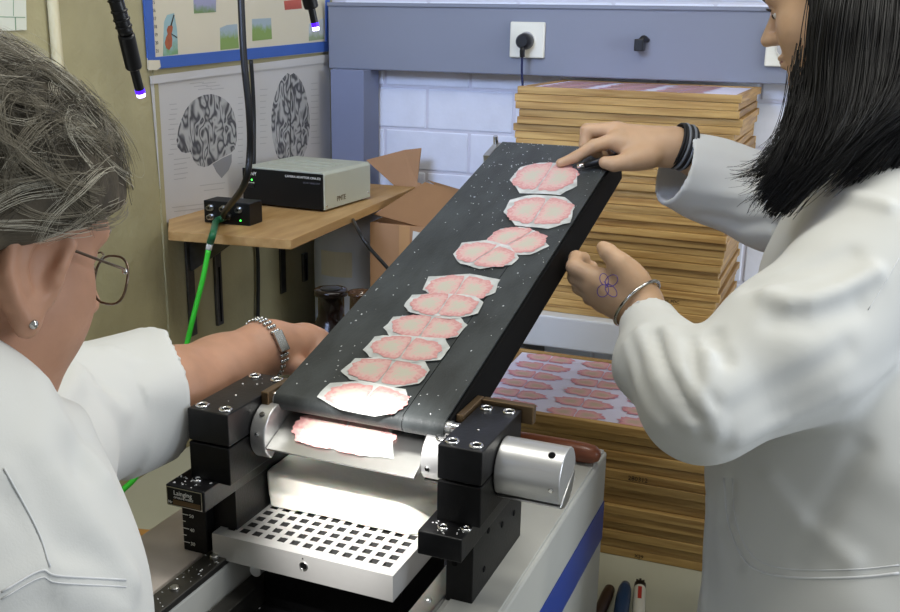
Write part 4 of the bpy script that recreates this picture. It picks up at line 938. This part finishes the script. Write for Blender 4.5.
# ------------------------------------------------------------------ dark-haired person on the right
Y_R = head_frame(-math.cos(math.radians(37)), math.sin(math.radians(37)), math.radians(17)); Y_H = at(841, -4, 1.37)
pw = thing('person', 'dark-haired person in a white lab coat pointing at a section on the belt', 'person', (*at(850, 560, 1.3)[:2], 0))
def A(*p): return np.array(at(*p))
tip = mwld(on_belt(560, 166, .002)); dT = float((tip - CAM) @ FW)
def young_skin(P):
    d = head_sdf(P, Y_H, Y_R)
    nb_ = Y_H + Y_R.T @ np.array([-.055, 0, -.20]); d = smin(d, cone(P, Y_H + Y_R.T @ np.array([-.018, 0, -.06]), nb_, .052, .056), .03)
    d = smin(d, cone(P, nb_, A(872, 330, 1.38), .07, .11), .05)
    d = smin(d, cone(P, A(862, 250, 1.50), A(800, 205, 1.56), .06, .05), .04); d = smin(d, chain(P, [A(800, 205, 1.56), A(735, 175, dT + .02), A(676, 147, dT - .01)], [.046, .042, .028]), .02)
    z = dT - .012
    h = cone(P, A(672, 146, z), A(618, 134, z + .012), .0275, .0175); h = smin(h, cone(P, A(665, 148, z), A(622, 144, z - .008), .026, .0165), .015); h = smin(h, cone(P, A(660, 150, z), A(638, 157, z - .018), .022, .018), .015)
    h = smin(h, cone(P, A(655, 142, z + .02), A(620, 136, z + .035), .02, .014), .015)
    f = chain(P, [A(618, 139, z - .006), A(594, 146, z - .010), A(576, 157, dT - .010), tip + UP * .004 + FW * -.004], [.0125, .0100, .0088, .0070])
    f2 = chain(P, [A(616, 130, z + .012), A(587, 130.5, z + .014), A(585, 145, z + .016), A(598, 154, z + .012)], [.0130, .0105, .0092, .0080])
    f3 = chain(P, [A(618, 131, z + .030), A(592, 134, z + .034), A(591, 148, z + .034), A(604, 156, z + .026)], [.0125, .0102, .0090, .0078])
    f4 = chain(P, [A(622, 134, z + .044), A(602, 140, z + .048), A(601, 150, z + .046), A(611, 156, z + .04)], [.0115, .0092, .0080, .0072])
    th = chain(P, [A(648, 157, z - .018), A(630, 161, z - .026), A(614, 164, z - .026), A(605, 162.5, z - .022)], [.0185, .0145, .0115, .0098])
    for e, k in ((f, .008), (f2, .006), (f3, .006), (f4, .006), (th, .010)): h = smin(h, e, k)
    d = smin(d, h, .012)
    # the other arm
    d = smin(d, chain(P, [A(872, 270, 1.25), A(705, 412, 1.17), A(641, 308, 1.325)], [.055, .045, .0275], .02), .02)
    g = cone(P, A(638, 303, 1.325), A(598, 281, 1.330), .0275, .0175); g = smin(g, cone(P, A(634, 306, 1.33), A(598, 294, 1.345), .026, .0175), .015); g = smin(g, cone(P, A(640, 300, 1.33), A(626, 274, 1.315), .025, .018), .018)
    g = smin(g, cone(P, A(632, 308, 1.335), A(604, 302, 1.358), .022, .014), .015)
    i1 = chain(P, [A(596, 278, 1.328), A(574.5, 267, 1.338), A(576, 258, 1.358), A(584, 258, 1.372)], [.0135, .0112, .0098, .0085])
    i2 = chain(P, [A(592, 286, 1.335), A(576, 277, 1.352), A(582, 267, 1.375), A(592, 267, 1.378)], [.0135, .0112, .0098, .0085])
    i3 = chain(P, [A(594, 294, 1.348), A(580, 287, 1.364), A(584, 278, 1.388), A(594, 278, 1.39)], [.0130, .0108, .0095, .0082])
    i4 = chain(P, [A(602, 303, 1.36), A(590, 298, 1.378), A(592, 289, 1.40), A(601, 288, 1.402)], [.0115, .0095, .0085, .0075])
    t2 = chain(P, [A(634, 280, 1.312), A(619, 263, 1.304), A(608, 252, 1.306), A(603, 247.5, 1.31)], [.0185, .0145, .0112, .0088])
    for e, k in ((i1, .007), (i2, .006), (i3, .006), (i4, .006), (t2, .014)): g = smin(g, e, k)
    return smin(d, g, .012)
lo = np.min([A(560, 330, 1.2), A(900, -120, 1.4), A(690, 480, 1.05), A(960, 330, 1.6)], 0) - .06
pts_ = np.array([A(555, 166, 1.5), A(560, 330, 1.4), A(980, 330, 1.45), A(842, -110, 1.37), A(700, 440, 1.1), A(850, 200, 1.65), A(900, 380, 1.25), A(700, 120, 1.6), A(560, 260, 1.45)])
sdf_obj('body', young_skin, pts_.min(0) - .03, pts_.max(0) + .03, .0028, 'skin_younger', pw)
face_parts(pw, Y_H, Y_R)
cw1 = Sines(21, 6, 14, 34); cw2 = Sines(22, 7, 45, 90)
def young_coat0(P):
    # trunk: broad, loose
    d = cone(P, A(872, 300, 1.36), A(838, 420, 1.34), .150, .150); d = smin(d, cone(P, A(838, 420, 1.34), A(822, 640, 1.33), .150, .165), .08); d = smin(d, cone(P, A(900, 480, 1.30), A(910, 700, 1.28), .15, .17), .08)
    d = smin(d, cone(P, A(886, 232, 1.26), A(845, 225, 1.50), .080, .075), .08)
    # near arm
    ar = chain(P, [A(878, 262, 1.235), A(790, 350, 1.19), A(706, 398, 1.165)], [.088, .086, .073], .04); fo = chain(P, [A(706, 398, 1.165), A(664, 360, 1.235), A(648, 322, 1.300)], [.071, .056, .0385], .02)
    ar = smin(ar, fo, .018); d = smin(d, ar, .02)
    # far arm
    f = chain(P, [A(852, 215, 1.52), A(778, 205, 1.555), A(712, 180, dT + .012), A(678, 169, dT - .004)], [.078, .068, .062, .0595], .03); d = smin(d, f, .03)
    return d
RID = [([(754,262),(789,246),(811,237),(830,233),(880,223)], .007, .009), ([(768,294),(789,300),(811,298),(839,290),(875,271)], .008, .010), ([(777,216),(795,203),(818,196),(857,197),(889,205)], .006, .008),
       ([(750,285),(785,272),(820,262),(850,252)], -.006, .010), ([(775,320),(815,322),(860,305)], -.005, .012), ([(640,332),(660,381),(690,425)], .006, .008), ([(667,330),(683,372),(705,408)], .006, .007), ([(713,352),(702,395),(716,432)], .006, .008),
       ([(654,335),(672,378),(696,415)], -.005, .006), ([(690,338),(695,375),(712,405)], -.005, .007), ([(712,333),(716,345),(724,358)], -.010, .008), ([(628,345),(640,385),(665,425)], .004, .007), ([(740,440),(790,420),(840,395),(890,360)], .005, .010), ([(735,410),(790,385),(850,350)], -.004, .012),
       ([(730,485),(724,525),(740,560)], -.006, .010), ([(712,500),(708,550),(705,600)], .005, .010), ([(770,480),(800,520),(850,560)], .004, .012), ([(860,450),(830,500),(800,560)], -.004, .012), ([(690,190),(735,195),(770,190)], .004, .010), ([(700,215),(740,225),(775,222)], -.004, .009), ([(690,150),(730,162),(768,170)], -.003, .009)]
RID3 = []
for px_, a_, s_ in RID:
    p_, t_ = trace(young_coat0, px_); 
    if t_.max() < 2.1: RID3.append((p_, a_, s_))
def young_coat(P):
    d = young_coat0(P); b = np.zeros(len(P)); near = np.abs(d) < .05; Pn = P[near]
    if len(Pn):
        w_ = .0070 * cw1(Pn) + .0028 * cw2(Pn)
        for L_, a_, s_ in RID3: w_ = w_ + 1.4 * a_ * np.exp(-.5 * (poly_dist(Pn, L_) / (s_ * .85)) ** 2)
        w_ = w_ * np.clip((np.linalg.norm(Pn - A(678, 169, dT - .004), axis=1) - .05) / .06, .12, 1) * np.clip((np.linalg.norm(Pn - A(648, 322, 1.300), axis=1) - .02) / .05, .15, 1)
        b[near] = w_
    d = d - b
    e1 = A(678, 169, dT - .004); x1 = n3(e1 - A(712, 180, dT + .012)); c1_ = cone(P, e1 - x1 * .04, e1 + x1 * .08, .0505, .0535); d = smax(d, -c1_, .003)
    e1 = A(678, 169, dT - .004); ax = n3(A(676, 150, dT) + (A(662, 166, dT) - A(676, 172, dT)) - A(676, 150, dT)); pl1 = (P - e1) @ n3(n3(e1 - A(712, 180, dT + .012)) + .0 * UP); m_ = np.linalg.norm(P - e1, axis=1) < .12
    d = np.where(m_, smax(d, pl1 - .008, .003), d)
    e2 = A(648, 322, 1.300); x2 = n3(e2 - A(664, 360, 1.235)); c2_ = cone(P, e2 - x2 * .012, e2 + x2 * .06, .0310, .0320); d = smax(d, -c2_, .002)
    pl2 = (P - e2) @ x2; m2 = np.linalg.norm(P - e2, axis=1) < .09; d = np.where(m2, smax(d, pl2 - .004, .002), d)
    nk = cone(P, Y_H + Y_R.T @ np.array([-.03, 0, -.10]), Y_H + Y_R.T @ np.array([-.05, 0, -.22]), .075, .062); d = smax(d, -nk, .006)
    return d
cp_ = np.array([A(640, 140, 1.45), A(612, 350, 1.25), A(690, 470, 1.08), A(690, 690, 1.3), A(1080, 500, 1.45), A(900, 150, 1.6), A(800, 150, 1.7), A(900, 660, 1.1), A(850, 640, 1.55), A(640, 320, 1.4)])
ZB = float(A(850, 690, 1.3)[2]); lo_ = cp_.min(0) - .02; lo_[2] = ZB
coat = sdf_obj('lab_coat', lambda P: np.maximum(young_coat(P), (ZB + .03) - P[:, 2]), lo_, cp_.max(0) + .02, .0045, 'coat_cotton', pw)
def seam(fn, px, r, parent, root, m='seam', name='seam', k=5, out=0.0):
    P2 = smooth_path([np.array([*q, 0.]) for q in px], k); p, t = trace(fn, [(q[0], q[1]) for q in P2]); p = p - np.array([n3(ray(q[0], q[1])) for q in P2]) * out
    return MB().tube([q - np.array(root.location) for q in p], r, 6).build(name, m, parent, smooth='all')
seam(young_coat, [(724, 478), (728, 520), (742, 556), (762, 572), (800, 578), (860, 577), (899, 573)], .0016, coat, pw, name='pocket_seam'); seam(young_coat, [(732, 478), (736, 520), (748, 550), (766, 564), (800, 570), (860, 569), (899, 565)], .0009, coat, pw, name='pocket_stitching')
seam(young_coat, [(899, 258), (884, 284), (868, 310)], .0006, coat, pw, name='sleeve_seam')
# trousers and shoes below the coat keep the figure standing on the floor
fx, fy = pw.location.x, pw.location.y
lg = MB()
for s_ in (-.09, .09):
    q = _F0 * s_ + _R0 * .16; lg.lathe([(.065, 0.06), (.07, .3), (.085, .6), (.10, ZB + .05)], (q[0], q[1], 0), (0, 0, 1), 18)
lo1 = lg.build('trousers', mat('trouser', (50, 54, 70), .8), pw, smooth='all'); lo1['kind'] = 'stuff'
for s_ in (-.09, .09):
    q = _F0 * s_ + _R0 * .13; MB().sphere((q[0], q[1], .045), (.13, .05, .045), 16, 10).build('shoe', 'plastic_white', pw, smooth='all')
# hair
HB = np.array
def hair_y(P):
    q = (P - Y_H) @ Y_R.T
    d = ell(q, (-.028, 0, .030), (.102, .087, .102)); cut = np.maximum((q[:, 2] - (.075 + .25 * (q[:, 0] - .06))) , .030 - q[:, 0]); d = smax(d, -cut, .015)
    d = smin(d, chain(P, [A(862, 30, 1.31), A(845, 90, 1.275), A(818, 150, 1.245), A(796, 185, 1.235)], [.060, .048, .028, .010], .03), .03)
    d = smin(d, chain(P, [A(905, 20, 1.36), A(915, 90, 1.31), A(880, 120, 1.235)], [.072, .060, .034], .03), .04)
    return d
hwn = Sines(31, 8, 60, 200)
bp_ = np.array([A(780, 220, 1.2), A(1040, 100, 1.5), A(842, -130, 1.37), A(842, 60, 1.55), A(860, 60, 1.15), A(960, 150, 1.25)])
hb = sdf_obj('hair', lambda P: hair_y(P) + .0012 * hwn(P * np.array([1, 1, .2])), bp_.min(0) - .03, bp_.max(0) + .03, .004, 'hair_black_base', pw)
def guide_strands(guides, N, jit, rad, seed, K=26):
    r = np.random.default_rng(seed); out = []; G_ = []
    for g in guides: pth = np.array(smooth_path([A(*q) for q in g], 10)); ii = np.linspace(0, len(pth) - 1, K); G_.append(np.array([[np.interp(i, np.arange(len(pth)), pth[:, c]) for c in range(3)] for i in ii]))
    G_ = np.array(G_)
    for _ in range(N):
        s_ = r.uniform(0, len(G_) - 1.001); i = int(s_); f = s_ - i; L_ = G_[i] * (1 - f) + G_[i + 1] * f; tt = np.linspace(0, 1, K)[:, None]
        o = r.normal(size=3) * jit * (.35 + .65 * tt) + r.normal(size=3) * jit * .8 * np.sin(tt * r.uniform(2, 5) + r.uniform(0, 6)); L_ = L_ + o; e_ = r.uniform(.72, 1.0) if r.random() < .6 else 1.0; x_ = np.linspace(0, (K - 1) * e_, K); out.append(np.stack([np.interp(x_, np.arange(K), L_[:, c]) for c in range(3)], 1))
    return np.array(out)
GY = [[(822,-70,1.36),(819,-20,1.31),(815,30,1.295),(812,75,1.285),(804,110,1.275),(778,150,1.265),(760,172,1.26)],
      [(830,-75,1.34),(825,-20,1.27),(818,40,1.255),(814,95,1.245),(798,140,1.235),(782,178,1.235),(766,198,1.24)],
      [(850,-75,1.33),(840,-10,1.25),(830,60,1.235),(826,115,1.22),(812,160,1.215),(790,192,1.22),(772,212,1.23)],
      [(875,-70,1.33),(868,-10,1.25),(860,60,1.225),(850,115,1.205),(828,155,1.205),(800,188,1.215),(784,206,1.225)],
      [(900,-60,1.34),(898,0,1.26),(892,60,1.235),(878,108,1.205),(850,142,1.20),(815,172,1.21),(790,195,1.22)],
      [(930,-40,1.36),(935,20,1.28),(928,70,1.245),(905,105,1.205),(870,130,1.20),(835,158,1.205),(800,185,1.22)],
      [(960,-20,1.40),(970,40,1.33),(965,90,1.28),(945,130,1.25),(930,150,1.25),(925,175,1.26),(922,190,1.27)]]
strands('hair_strands', guide_strands(GY, 4200, .0055, 0, 41), rng.uniform(.0007, .0012, 4200), 'hair_black', hb.parent)
GF = [[(797,60,1.285),(790,110,1.27),(772,150,1.262),(752,168,1.26),(738,172,1.262)], [(800,80,1.27),(790,135,1.25),(772,165,1.245),(752,176,1.25),(735,180,1.25)], [(806,110,1.25),(790,160,1.235),(772,190,1.235),(760,205,1.24),(757,215,1.242)], [(800,40,1.285),(793,85,1.275),(785,120,1.268),(770,140,1.262),(760,148,1.26)]]
strands('loose_strands', guide_strands(GF, 150, .006, 0, 42, 20), rng.uniform(.0004, .0008, 150), 'hair_black', pw)
# bands on the pointing wrist, bracelet and ink drawing on the other hand
wc = A(679, 146, dT - .010); wa = n3(A(700, 155, dT) - A(660, 144, dT - .012))
for k in range(7): MB().torus(wc + wa * (-.006 + .0035 * k) - np.array(pw.location), wa + rng.normal(size=3) * .025, .0335 + .0008 * (k % 3), .0022, 30, 8).build('wrist_band', ('band_black', 'band_black', 'band_grey')[k % 3], pw, smooth='all')
bc = A(637, 303, 1.326); ba = n3(A(606, 280, 1.34) - A(652, 325, 1.30)); brc = MB().torus(bc - np.array(pw.location), ba, .0385, .0024, 40, 8).build('bracelet', 'silver', pw, smooth='all')
def petal(cx, cy, a, r1, r2, n=9): return [(cx + r1 * math.cos(a) * (1 - math.cos(t)) / 2 - r2 * math.sin(a) * math.sin(t), cy + r1 * math.sin(a) * (1 - math.cos(t)) / 2 + r2 * math.cos(a) * math.sin(t)) for t in np.linspace(0, 2 * math.pi, n)]
for a_, r1_, r2_ in ((-108, 12, 4.2), (-38, 14, 5.2), (48, 15, 4.4), (118, 13, 5.6)): seam(young_skin, petal(606, 285, math.radians(a_), r1_, r2_), .0005, pw, pw, 'ink_violet', 'ink_petal', 3, .0002)
seam(young_skin, [(604, 281), (607, 286), (609, 283), (606, 288)], .0005, pw, pw, 'ink_violet', 'ink_centre', 3, .0002)
# tool held by the pointing hand
tg = thing('scalpel', 'small black-handled blade held between thumb and fingers over the belt', 'tool', A(603, 160, dT - .02)); to = np.array(tg.location)
MB().tube([A(619, 155, dT - .012) - to, A(605, 160, dT - .022) - to, A(584, 165.5, dT - .024) - to], [.0048, .0058, .0050], 12).build('handle', 'plastic_black', tg, smooth='all')
MB().tube([A(584, 165.5, dT - .024) - to, A(577, 166.5, dT - .022) - to], [.0048, .0034], 10).build('collar', 'chrome', tg, smooth='all')

# ------------------------------------------------------------------ grey-haired person on the left
po_ = thing('person', 'grey-haired person with glasses in a white lab coat reaching behind the belt', 'person', (*at(-60, 560, .66)[:2], 0)); PL = np.array(po_.location)
E_R = head_frame(math.sin(math.radians(37)), math.cos(math.radians(37)), math.radians(22), math.radians(-4)); E_H = at(-42, 232, .70); ES = 1.03
def old_skin(P):
    d = head_sdf(P, E_H, E_R, ES, .006, True)
    def W(p): return E_R.T @ np.array(p) + E_H
    d = smin(d, ell((P - E_H) @ E_R.T, (.046, -.034, -.048), (.036, .033, .050)), .025)
    d = smin(d, cone(P, W((.045, -.01, -.098)), W((.0, 0, -.13)), .026, .040), .03)
    nb_ = E_H - _Z * .19 - _F0 * .035 - _R0 * .045; d = smin(d, cone(P, W((-.02, 0, -.05)), nb_, .058, .062), .03); d = smin(d, cone(P, nb_, nb_ - _Z * .12 - _R0 * .02, .07, .10), .05)
    d = smin(d, chain(P, [nb_ - _Z * .10, A(-30, 440, .95), A(100, 412, 1.06), A(172, 391, 1.135), A(222, 371, 1.20), A(262, 349, 1.24), A(274, 347, 1.25)], [.08, .06, .052, .047, .041, .0305, .0300], .02), .03)
    h = cone(P, A(272, 347, 1.25), A(306, 342, 1.285), .029, .024); h = smin(h, cone(P, A(272, 350, 1.25), A(304, 352, 1.28), .028, .022), .015)
    fs = [[(302,336,1.285),(319,339,1.285),(324,350,1.272),(316,360,1.262)], [(306,339,1.29),(322,343,1.29),(325,355,1.278),(315,363,1.268)], [(304,348,1.285),(318,352,1.28),(319,362,1.27),(309,367,1.262)], [(298,356,1.278),(311,360,1.272),(311,368,1.264),(302,371,1.258)], [(284,360,1.25),(296,366,1.24),(308,369,1.24),(316,366,1.245)]]
    for f_ in fs: h = smin(h, chain(P, [A(*q) for q in f_], [.0150, .0125, .0110, .0095]), .007)
    return smin(d, h, .012)
pts_ = np.array([A(-150, 40, .6), A(340, 320, 1.32), A(-60, 560, .75), A(330, 400, 1.2), A(140, 230, .75), A(-40, 400, 1.05), A(-180, 300, .72)])
sdf_obj('body', old_skin, pts_.min(0) - .03, pts_.max(0) + .03, .0026, 'skin_older', po_)
face_parts(po_, E_H, E_R, ES, 'hair_grey')
oc1 = Sines(51, 6, 14, 34); oc2 = Sines(52, 7, 45, 95)
def old_coat0(P):
    d = cone(P, A(-150, 560, .62), A(-160, 800, .66), .16, .17)
    d = smin(d, chain(P, [A(-150, 585, .62), A(-40, 662, .60), A(0, 840, .60)], [.085, .098, .092], .04), .05)
    d = smin(d, chain(P, [A(-120, 470, .72), A(-30, 430, .92), A(60, 424, 1.01), A(136, 400, 1.085)], [.10, .082, .072, .068], .03), .04)
    d = smin(d, cone(P, A(-100, 520, .66), A(20, 462, .90), .085, .085), .04)
    return d
ORID = [([(66,365),(92,390),(120,412)], .006, .009), ([(80,373),(72,431),(100,476)], .006, .009), ([(60,385),(75,420),(82,465)], -.005, .010), ([(57,481),(88,524),(128,583)], .004, .007), ([(5,468),(37,529),(50,567),(70,605)], .0025, .004), ([(0,593),(40,572),(58,577),(128,580)], .0035, .006), ([(10,500),(60,545),(110,575)], -.0025, .008), ([(60,585),(90,600),(120,611)], .003, .006), ([(40,380),(50,420),(40,450)], .005, .010), ([(110,352),(135,365),(160,368)], .005, .007)]
OR3 = []
for px_, a_, s_ in ORID:
    p_, t_ = trace(old_coat0, px_)
    if t_.max() < 2.1: OR3.append((p_, a_, s_))
def old_coat(P):
    d = old_coat0(P); near = np.abs(d) < .05; Pn = P[near]; b = np.zeros(len(P))
    if len(Pn):
        w_ = .0035 * oc1(Pn) + .0012 * oc2(Pn)
        for L_, a_, s_ in OR3: w_ = w_ + a_ * np.exp(-.5 * (poly_dist(Pn, L_) / s_) ** 2)
        b[near] = w_
    d = d - b
    e = A(140, 398, 1.09); ax = n3(e - A(60, 424, 1.01)); rel = P - e; pl_c = rel @ ax
    # turned-up cuff: a slightly wider shell with a raised point
    rad = np.linalg.norm(rel - pl_c[:, None] * ax, axis=1); upc = (rel @ UP) / np.maximum(rad, 1e-6)
    R_ = .0715 + .004 * np.sin(3.2 * np.arctan2(rel @ UP, rel @ RT)) + .10 * np.clip(pl_c, -.05, .05) * np.clip(upc, 0, 1)
    end = .008 + .022 * np.clip(upc, 0, 1) ** 4 + .012 * np.clip(-upc, 0, 1)
    shell_ = np.maximum.reduce([np.abs(rad - R_) - .0035, pl_c - end, -.048 - pl_c])
    m_ = np.linalg.norm(rel, axis=1) < .16; inner = np.maximum(rad - (R_ - .004), -.045 - pl_c); d = np.where(m_, smax(d, -inner, .003), d); d = np.where(m_, np.where(pl_c > .004, np.maximum(d, pl_c - .004), d), d)
    d = np.where(m_, smin(d, shell_, .005), d)
    return d
ZO = .95
cp_ = np.array([A(200, 300, 1.12), A(200, 480, 1.12), A(-350, 500, .7), A(-100, 640, .42), A(60, 700, .55), A(-200, 500, .85), A(60, 470, 1.05), A(-100, 340, .95), A(-100, 400, .55), A(110, 400, .80), A(60, 360, 1.2), A(40, 560, .5), A(160, 560, .62)]); lo_ = cp_.min(0) - .02; lo_[2] = ZO
oc = sdf_obj('lab_coat', lambda P: np.maximum(old_coat(P), (ZO + .03) - P[:, 2]), lo_, cp_.max(0) + .02, .0042, 'coat_cotton', po_)
seam(old_coat, [(4, 468), (37, 529), (50, 567)], .0006, oc, po_, name='stitching'); seam(old_coat, [(2, 592), (40, 571), (58, 576), (126, 580)], .0007, oc, po_, name='stitching'); seam(old_coat, [(2, 599), (40, 578), (58, 583), (126, 587)], .0005, oc, po_, name='stitching')
lg = MB()
for s_ in (-.09, .09):
    q = _R0 * s_ - _R0 * .08 - _F0 * .06; lg.lathe([(.065, 0.06), (.07, .3), (.085, .6), (.14, ZO + .06)], (q[0], q[1], 0), (0, 0, 1), 18)
lo1 = lg.build('trousers', 'trouser', po_, smooth='all'); lo1['kind'] = 'stuff'
for s_ in (-.09, .09):
    q = _R0 * s_ - _R0 * .08 - _F0 * .03; MB().sphere((q[0], q[1], .045), (.05, .13, .045), 16, 10).build('shoe', 'plastic_white', po_, smooth='all')
# short curly grey hair
hc = np.array([-.010, 0, .024]); hr = np.array([.118, .098, .106])
hn1 = Sines(61, 8, 60, 140); hn2 = Sines(62, 8, 150, 320)
def cut_(q): return np.maximum((q[:, 2] - (-.002 + .50 * q[:, 0])) / 1.12, -.042 - q[:, 0])
def cutn(q): return np.maximum(q[:, 2] + .085, -q[:, 0] - .5)
def hair_o(P):
    q = (P - E_H) @ E_R.T / ES; d = ell(q, hc, hr) + .006 * hn1(q) + .0022 * hn2(q); d = smax(d, -cut_(q), .012); return smax(d, -(q[:, 2] + .10) , .02) * ES
bp_ = np.array([A(-220, 30, .68), A(150, 300, .72), A(-20, 30, .5), A(-20, 40, .85)])
sdf_obj('hair', hair_o, E_H - .16, E_H + .17, .0035, 'hair_grey_base', po_)
def curls(N, seed, f0, f1, K=12, step=.0085, wav=.9):
    r = np.random.default_rng(seed); out = []
    th = r.uniform(0, 2 * math.pi, N); cz = r.uniform(-.75, 1, N); dirs = np.c_[np.sqrt(1 - cz ** 2) * np.cos(th), np.sqrt(1 - cz ** 2) * np.sin(th), cz]
    n = dirs / np.linalg.norm(dirs, axis=1)[:, None]; q0 = hc + n * hr
    keep = (cut_(q0) > .0) & (q0[:, 2] > -.10); n = n[keep]; N = len(n)
    back = np.array([-.75, 0, -.2]) + .55 * np.c_[hn1(n * .12), hn1(n * .12 + 3), hn1(n * .12 + 7)]
    t = back - (back * n).sum(1)[:, None] * n; t /= np.linalg.norm(t, axis=1)[:, None]; lift = r.uniform(f0, f1, N); crv = r.normal(size=N) * wav; ph = r.uniform(0, 6.28, N); L_ = []
    for k in range(K):
        u_ = k / (K - 1); L_.append(hc + n * hr * (1 + lift * (.3 + .9 * u_) + .018 * np.sin(ph + 5 * u_))[:, None])
        b_ = np.cross(n, t); a = crv * .16 + .12 * np.sin(ph + k * .9); t = t * np.cos(a)[:, None] + b_ * np.sin(a)[:, None]; n = n + t * (step / .105); n /= np.linalg.norm(n, axis=1)[:, None]; t = t - (t * n).sum(1)[:, None] * n; t /= np.linalg.norm(t, axis=1)[:, None]
    L_ = np.stack(L_, 1); ok = (cut_(L_.reshape(-1, 3)).reshape(N, K) > -.012).all(1) & (L_[:, :, 2] > -.115).all(1); L_ = L_[ok]
    return (L_.reshape(-1, 3) * ES @ E_R + E_H).reshape(-1, K, 3)
def locks(N, per, seed, lift, spread):
    C_ = curls(N, seed, *lift, 11, .0075, 1.3); r = np.random.default_rng(seed + 1); n, K, _ = C_.shape
    o = r.normal(size=(n, per, 1, 3)) * spread; tt = np.linspace(0, 1, K)[None, None, :, None]; fan = r.normal(size=(n, per, 1, 3)) * spread * .7
    return (C_[:, None] + o * (1.15 - .6 * tt) + fan * tt).reshape(-1, K, 3)
for N_, per, sd_, m_, f_, sp_, r_ in ((300, 22, 71, 'hair_grey', (.0, .07), .0030, (.00018, .00034)), (230, 20, 72, 'hair_grey_dark', (-.01, .06), .0032, (.0002, .00036)), (210, 14, 73, 'hair_grey_light', (.02, .085), .0026, (.00016, .0003))):
    C_ = locks(N_, per, sd_, f_, sp_); strands('hair_curls', C_, rng.uniform(*r_, len(C_)), m_, po_)
C_ = curls(90, 74, .08, .18, 12, .008, 1.6); strands('stray_hairs', C_, rng.uniform(.00014, .00022, len(C_)), 'hair_grey_light', po_)
# glasses, ear stud, wrist watch
def EW(p): return E_R.T @ (np.array(p) * ES) + E_H - PL
gl = bpy.data.objects.new('glasses', None); COL.objects.link(gl); gl.parent = po_; gl.empty_display_size = .02
def oval(cy, cz, ry, rz, n=24):
    o = []
    for i in range(n):
        a = 2 * math.pi * i / n; c, s_ = math.cos(a), math.sin(a); y = ry * abs(c) ** .75 * np.sign(c); z = rz * abs(s_) ** .75 * np.sign(s_); o.append(EW((.105 - .30 * abs(cy + y) ** 1.3 - .02 * (z) * 3, cy + y, cz + z)))
    return o
for sd in (-1, 1):
    ov = oval(sd * .036, -.010, .024, .018); MB().tube(ov, .0010, 8, True).build('lens_rim', 'wire', gl, smooth='all')
    MB().add([tuple(q) for q in ov], [tuple(range(len(ov)))]).build('lens', 'lens', gl)
    MB().tube([EW((.093, sd * .061, -.004)), EW((.085, sd * .070, -.002)), EW((.05, sd * .080, .0)), EW((.0, sd * .082, .005)), EW((-.018, sd * .082, -.006))], .0011, 8).build('temple_arm', 'wire', gl, smooth='all')
    MB().sphere(EW((.092, sd * .062, -.003)), .0022, 10, 8).build('hinge', 'chrome', gl, smooth='all')
MB().tube([EW((.102, -.013, -.006)), EW((.110, 0, -.002)), EW((.102, .013, -.006))], .0011, 8).build('bridge', 'wire', gl, smooth='all')
MB().sphere(EW((.011, -.092, -.051)), .0034, 12, 8).build('ear_stud', 'silver', po_, smooth='all')
wc = A(265, 348, 1.243); wa = n3(A(282, 344, 1.262) - A(245, 360, 1.222)); e1 = n3(np.cross(wa, _Z)); e2 = np.cross(wa, e1)
wt = bpy.data.objects.new('wrist_watch', None); COL.objects.link(wt); wt.parent = po_; wt.empty_display_size = .02
for k in range(30):
    a = 2 * math.pi * k / 30; n_ = e1 * math.cos(a) + e2 * math.sin(a); t_ = -e1 * math.sin(a) + e2 * math.cos(a); c = wc + n_ * .0375 - PL
    for s_ in (-.0042, 0, .0042): MB().sphere(c + wa * s_, .0027, 8, 6).build('bracelet_link', 'silver', wt, smooth='all')
nv = n3(CAM - wc); nv = n3(nv - wa * (nv @ wa)); tv = np.cross(wa, nv); c = wc + nv * .0385 - PL; b = MB()
V8 = [c + wa * (sx * .0065) + tv * (sy * .013) + nv * sz for sz in (-.001, .0026) for sx, sy in ((-1, -1), (1, -1), (1, 1), (-1, 1))]
b.add(V8, [(0, 3, 2, 1), (4, 5, 6, 7), (0, 1, 5, 4), (1, 2, 6, 5), (2, 3, 7, 6), (3, 0, 4, 7)]).build('clasp', 'silver', wt, .0008)
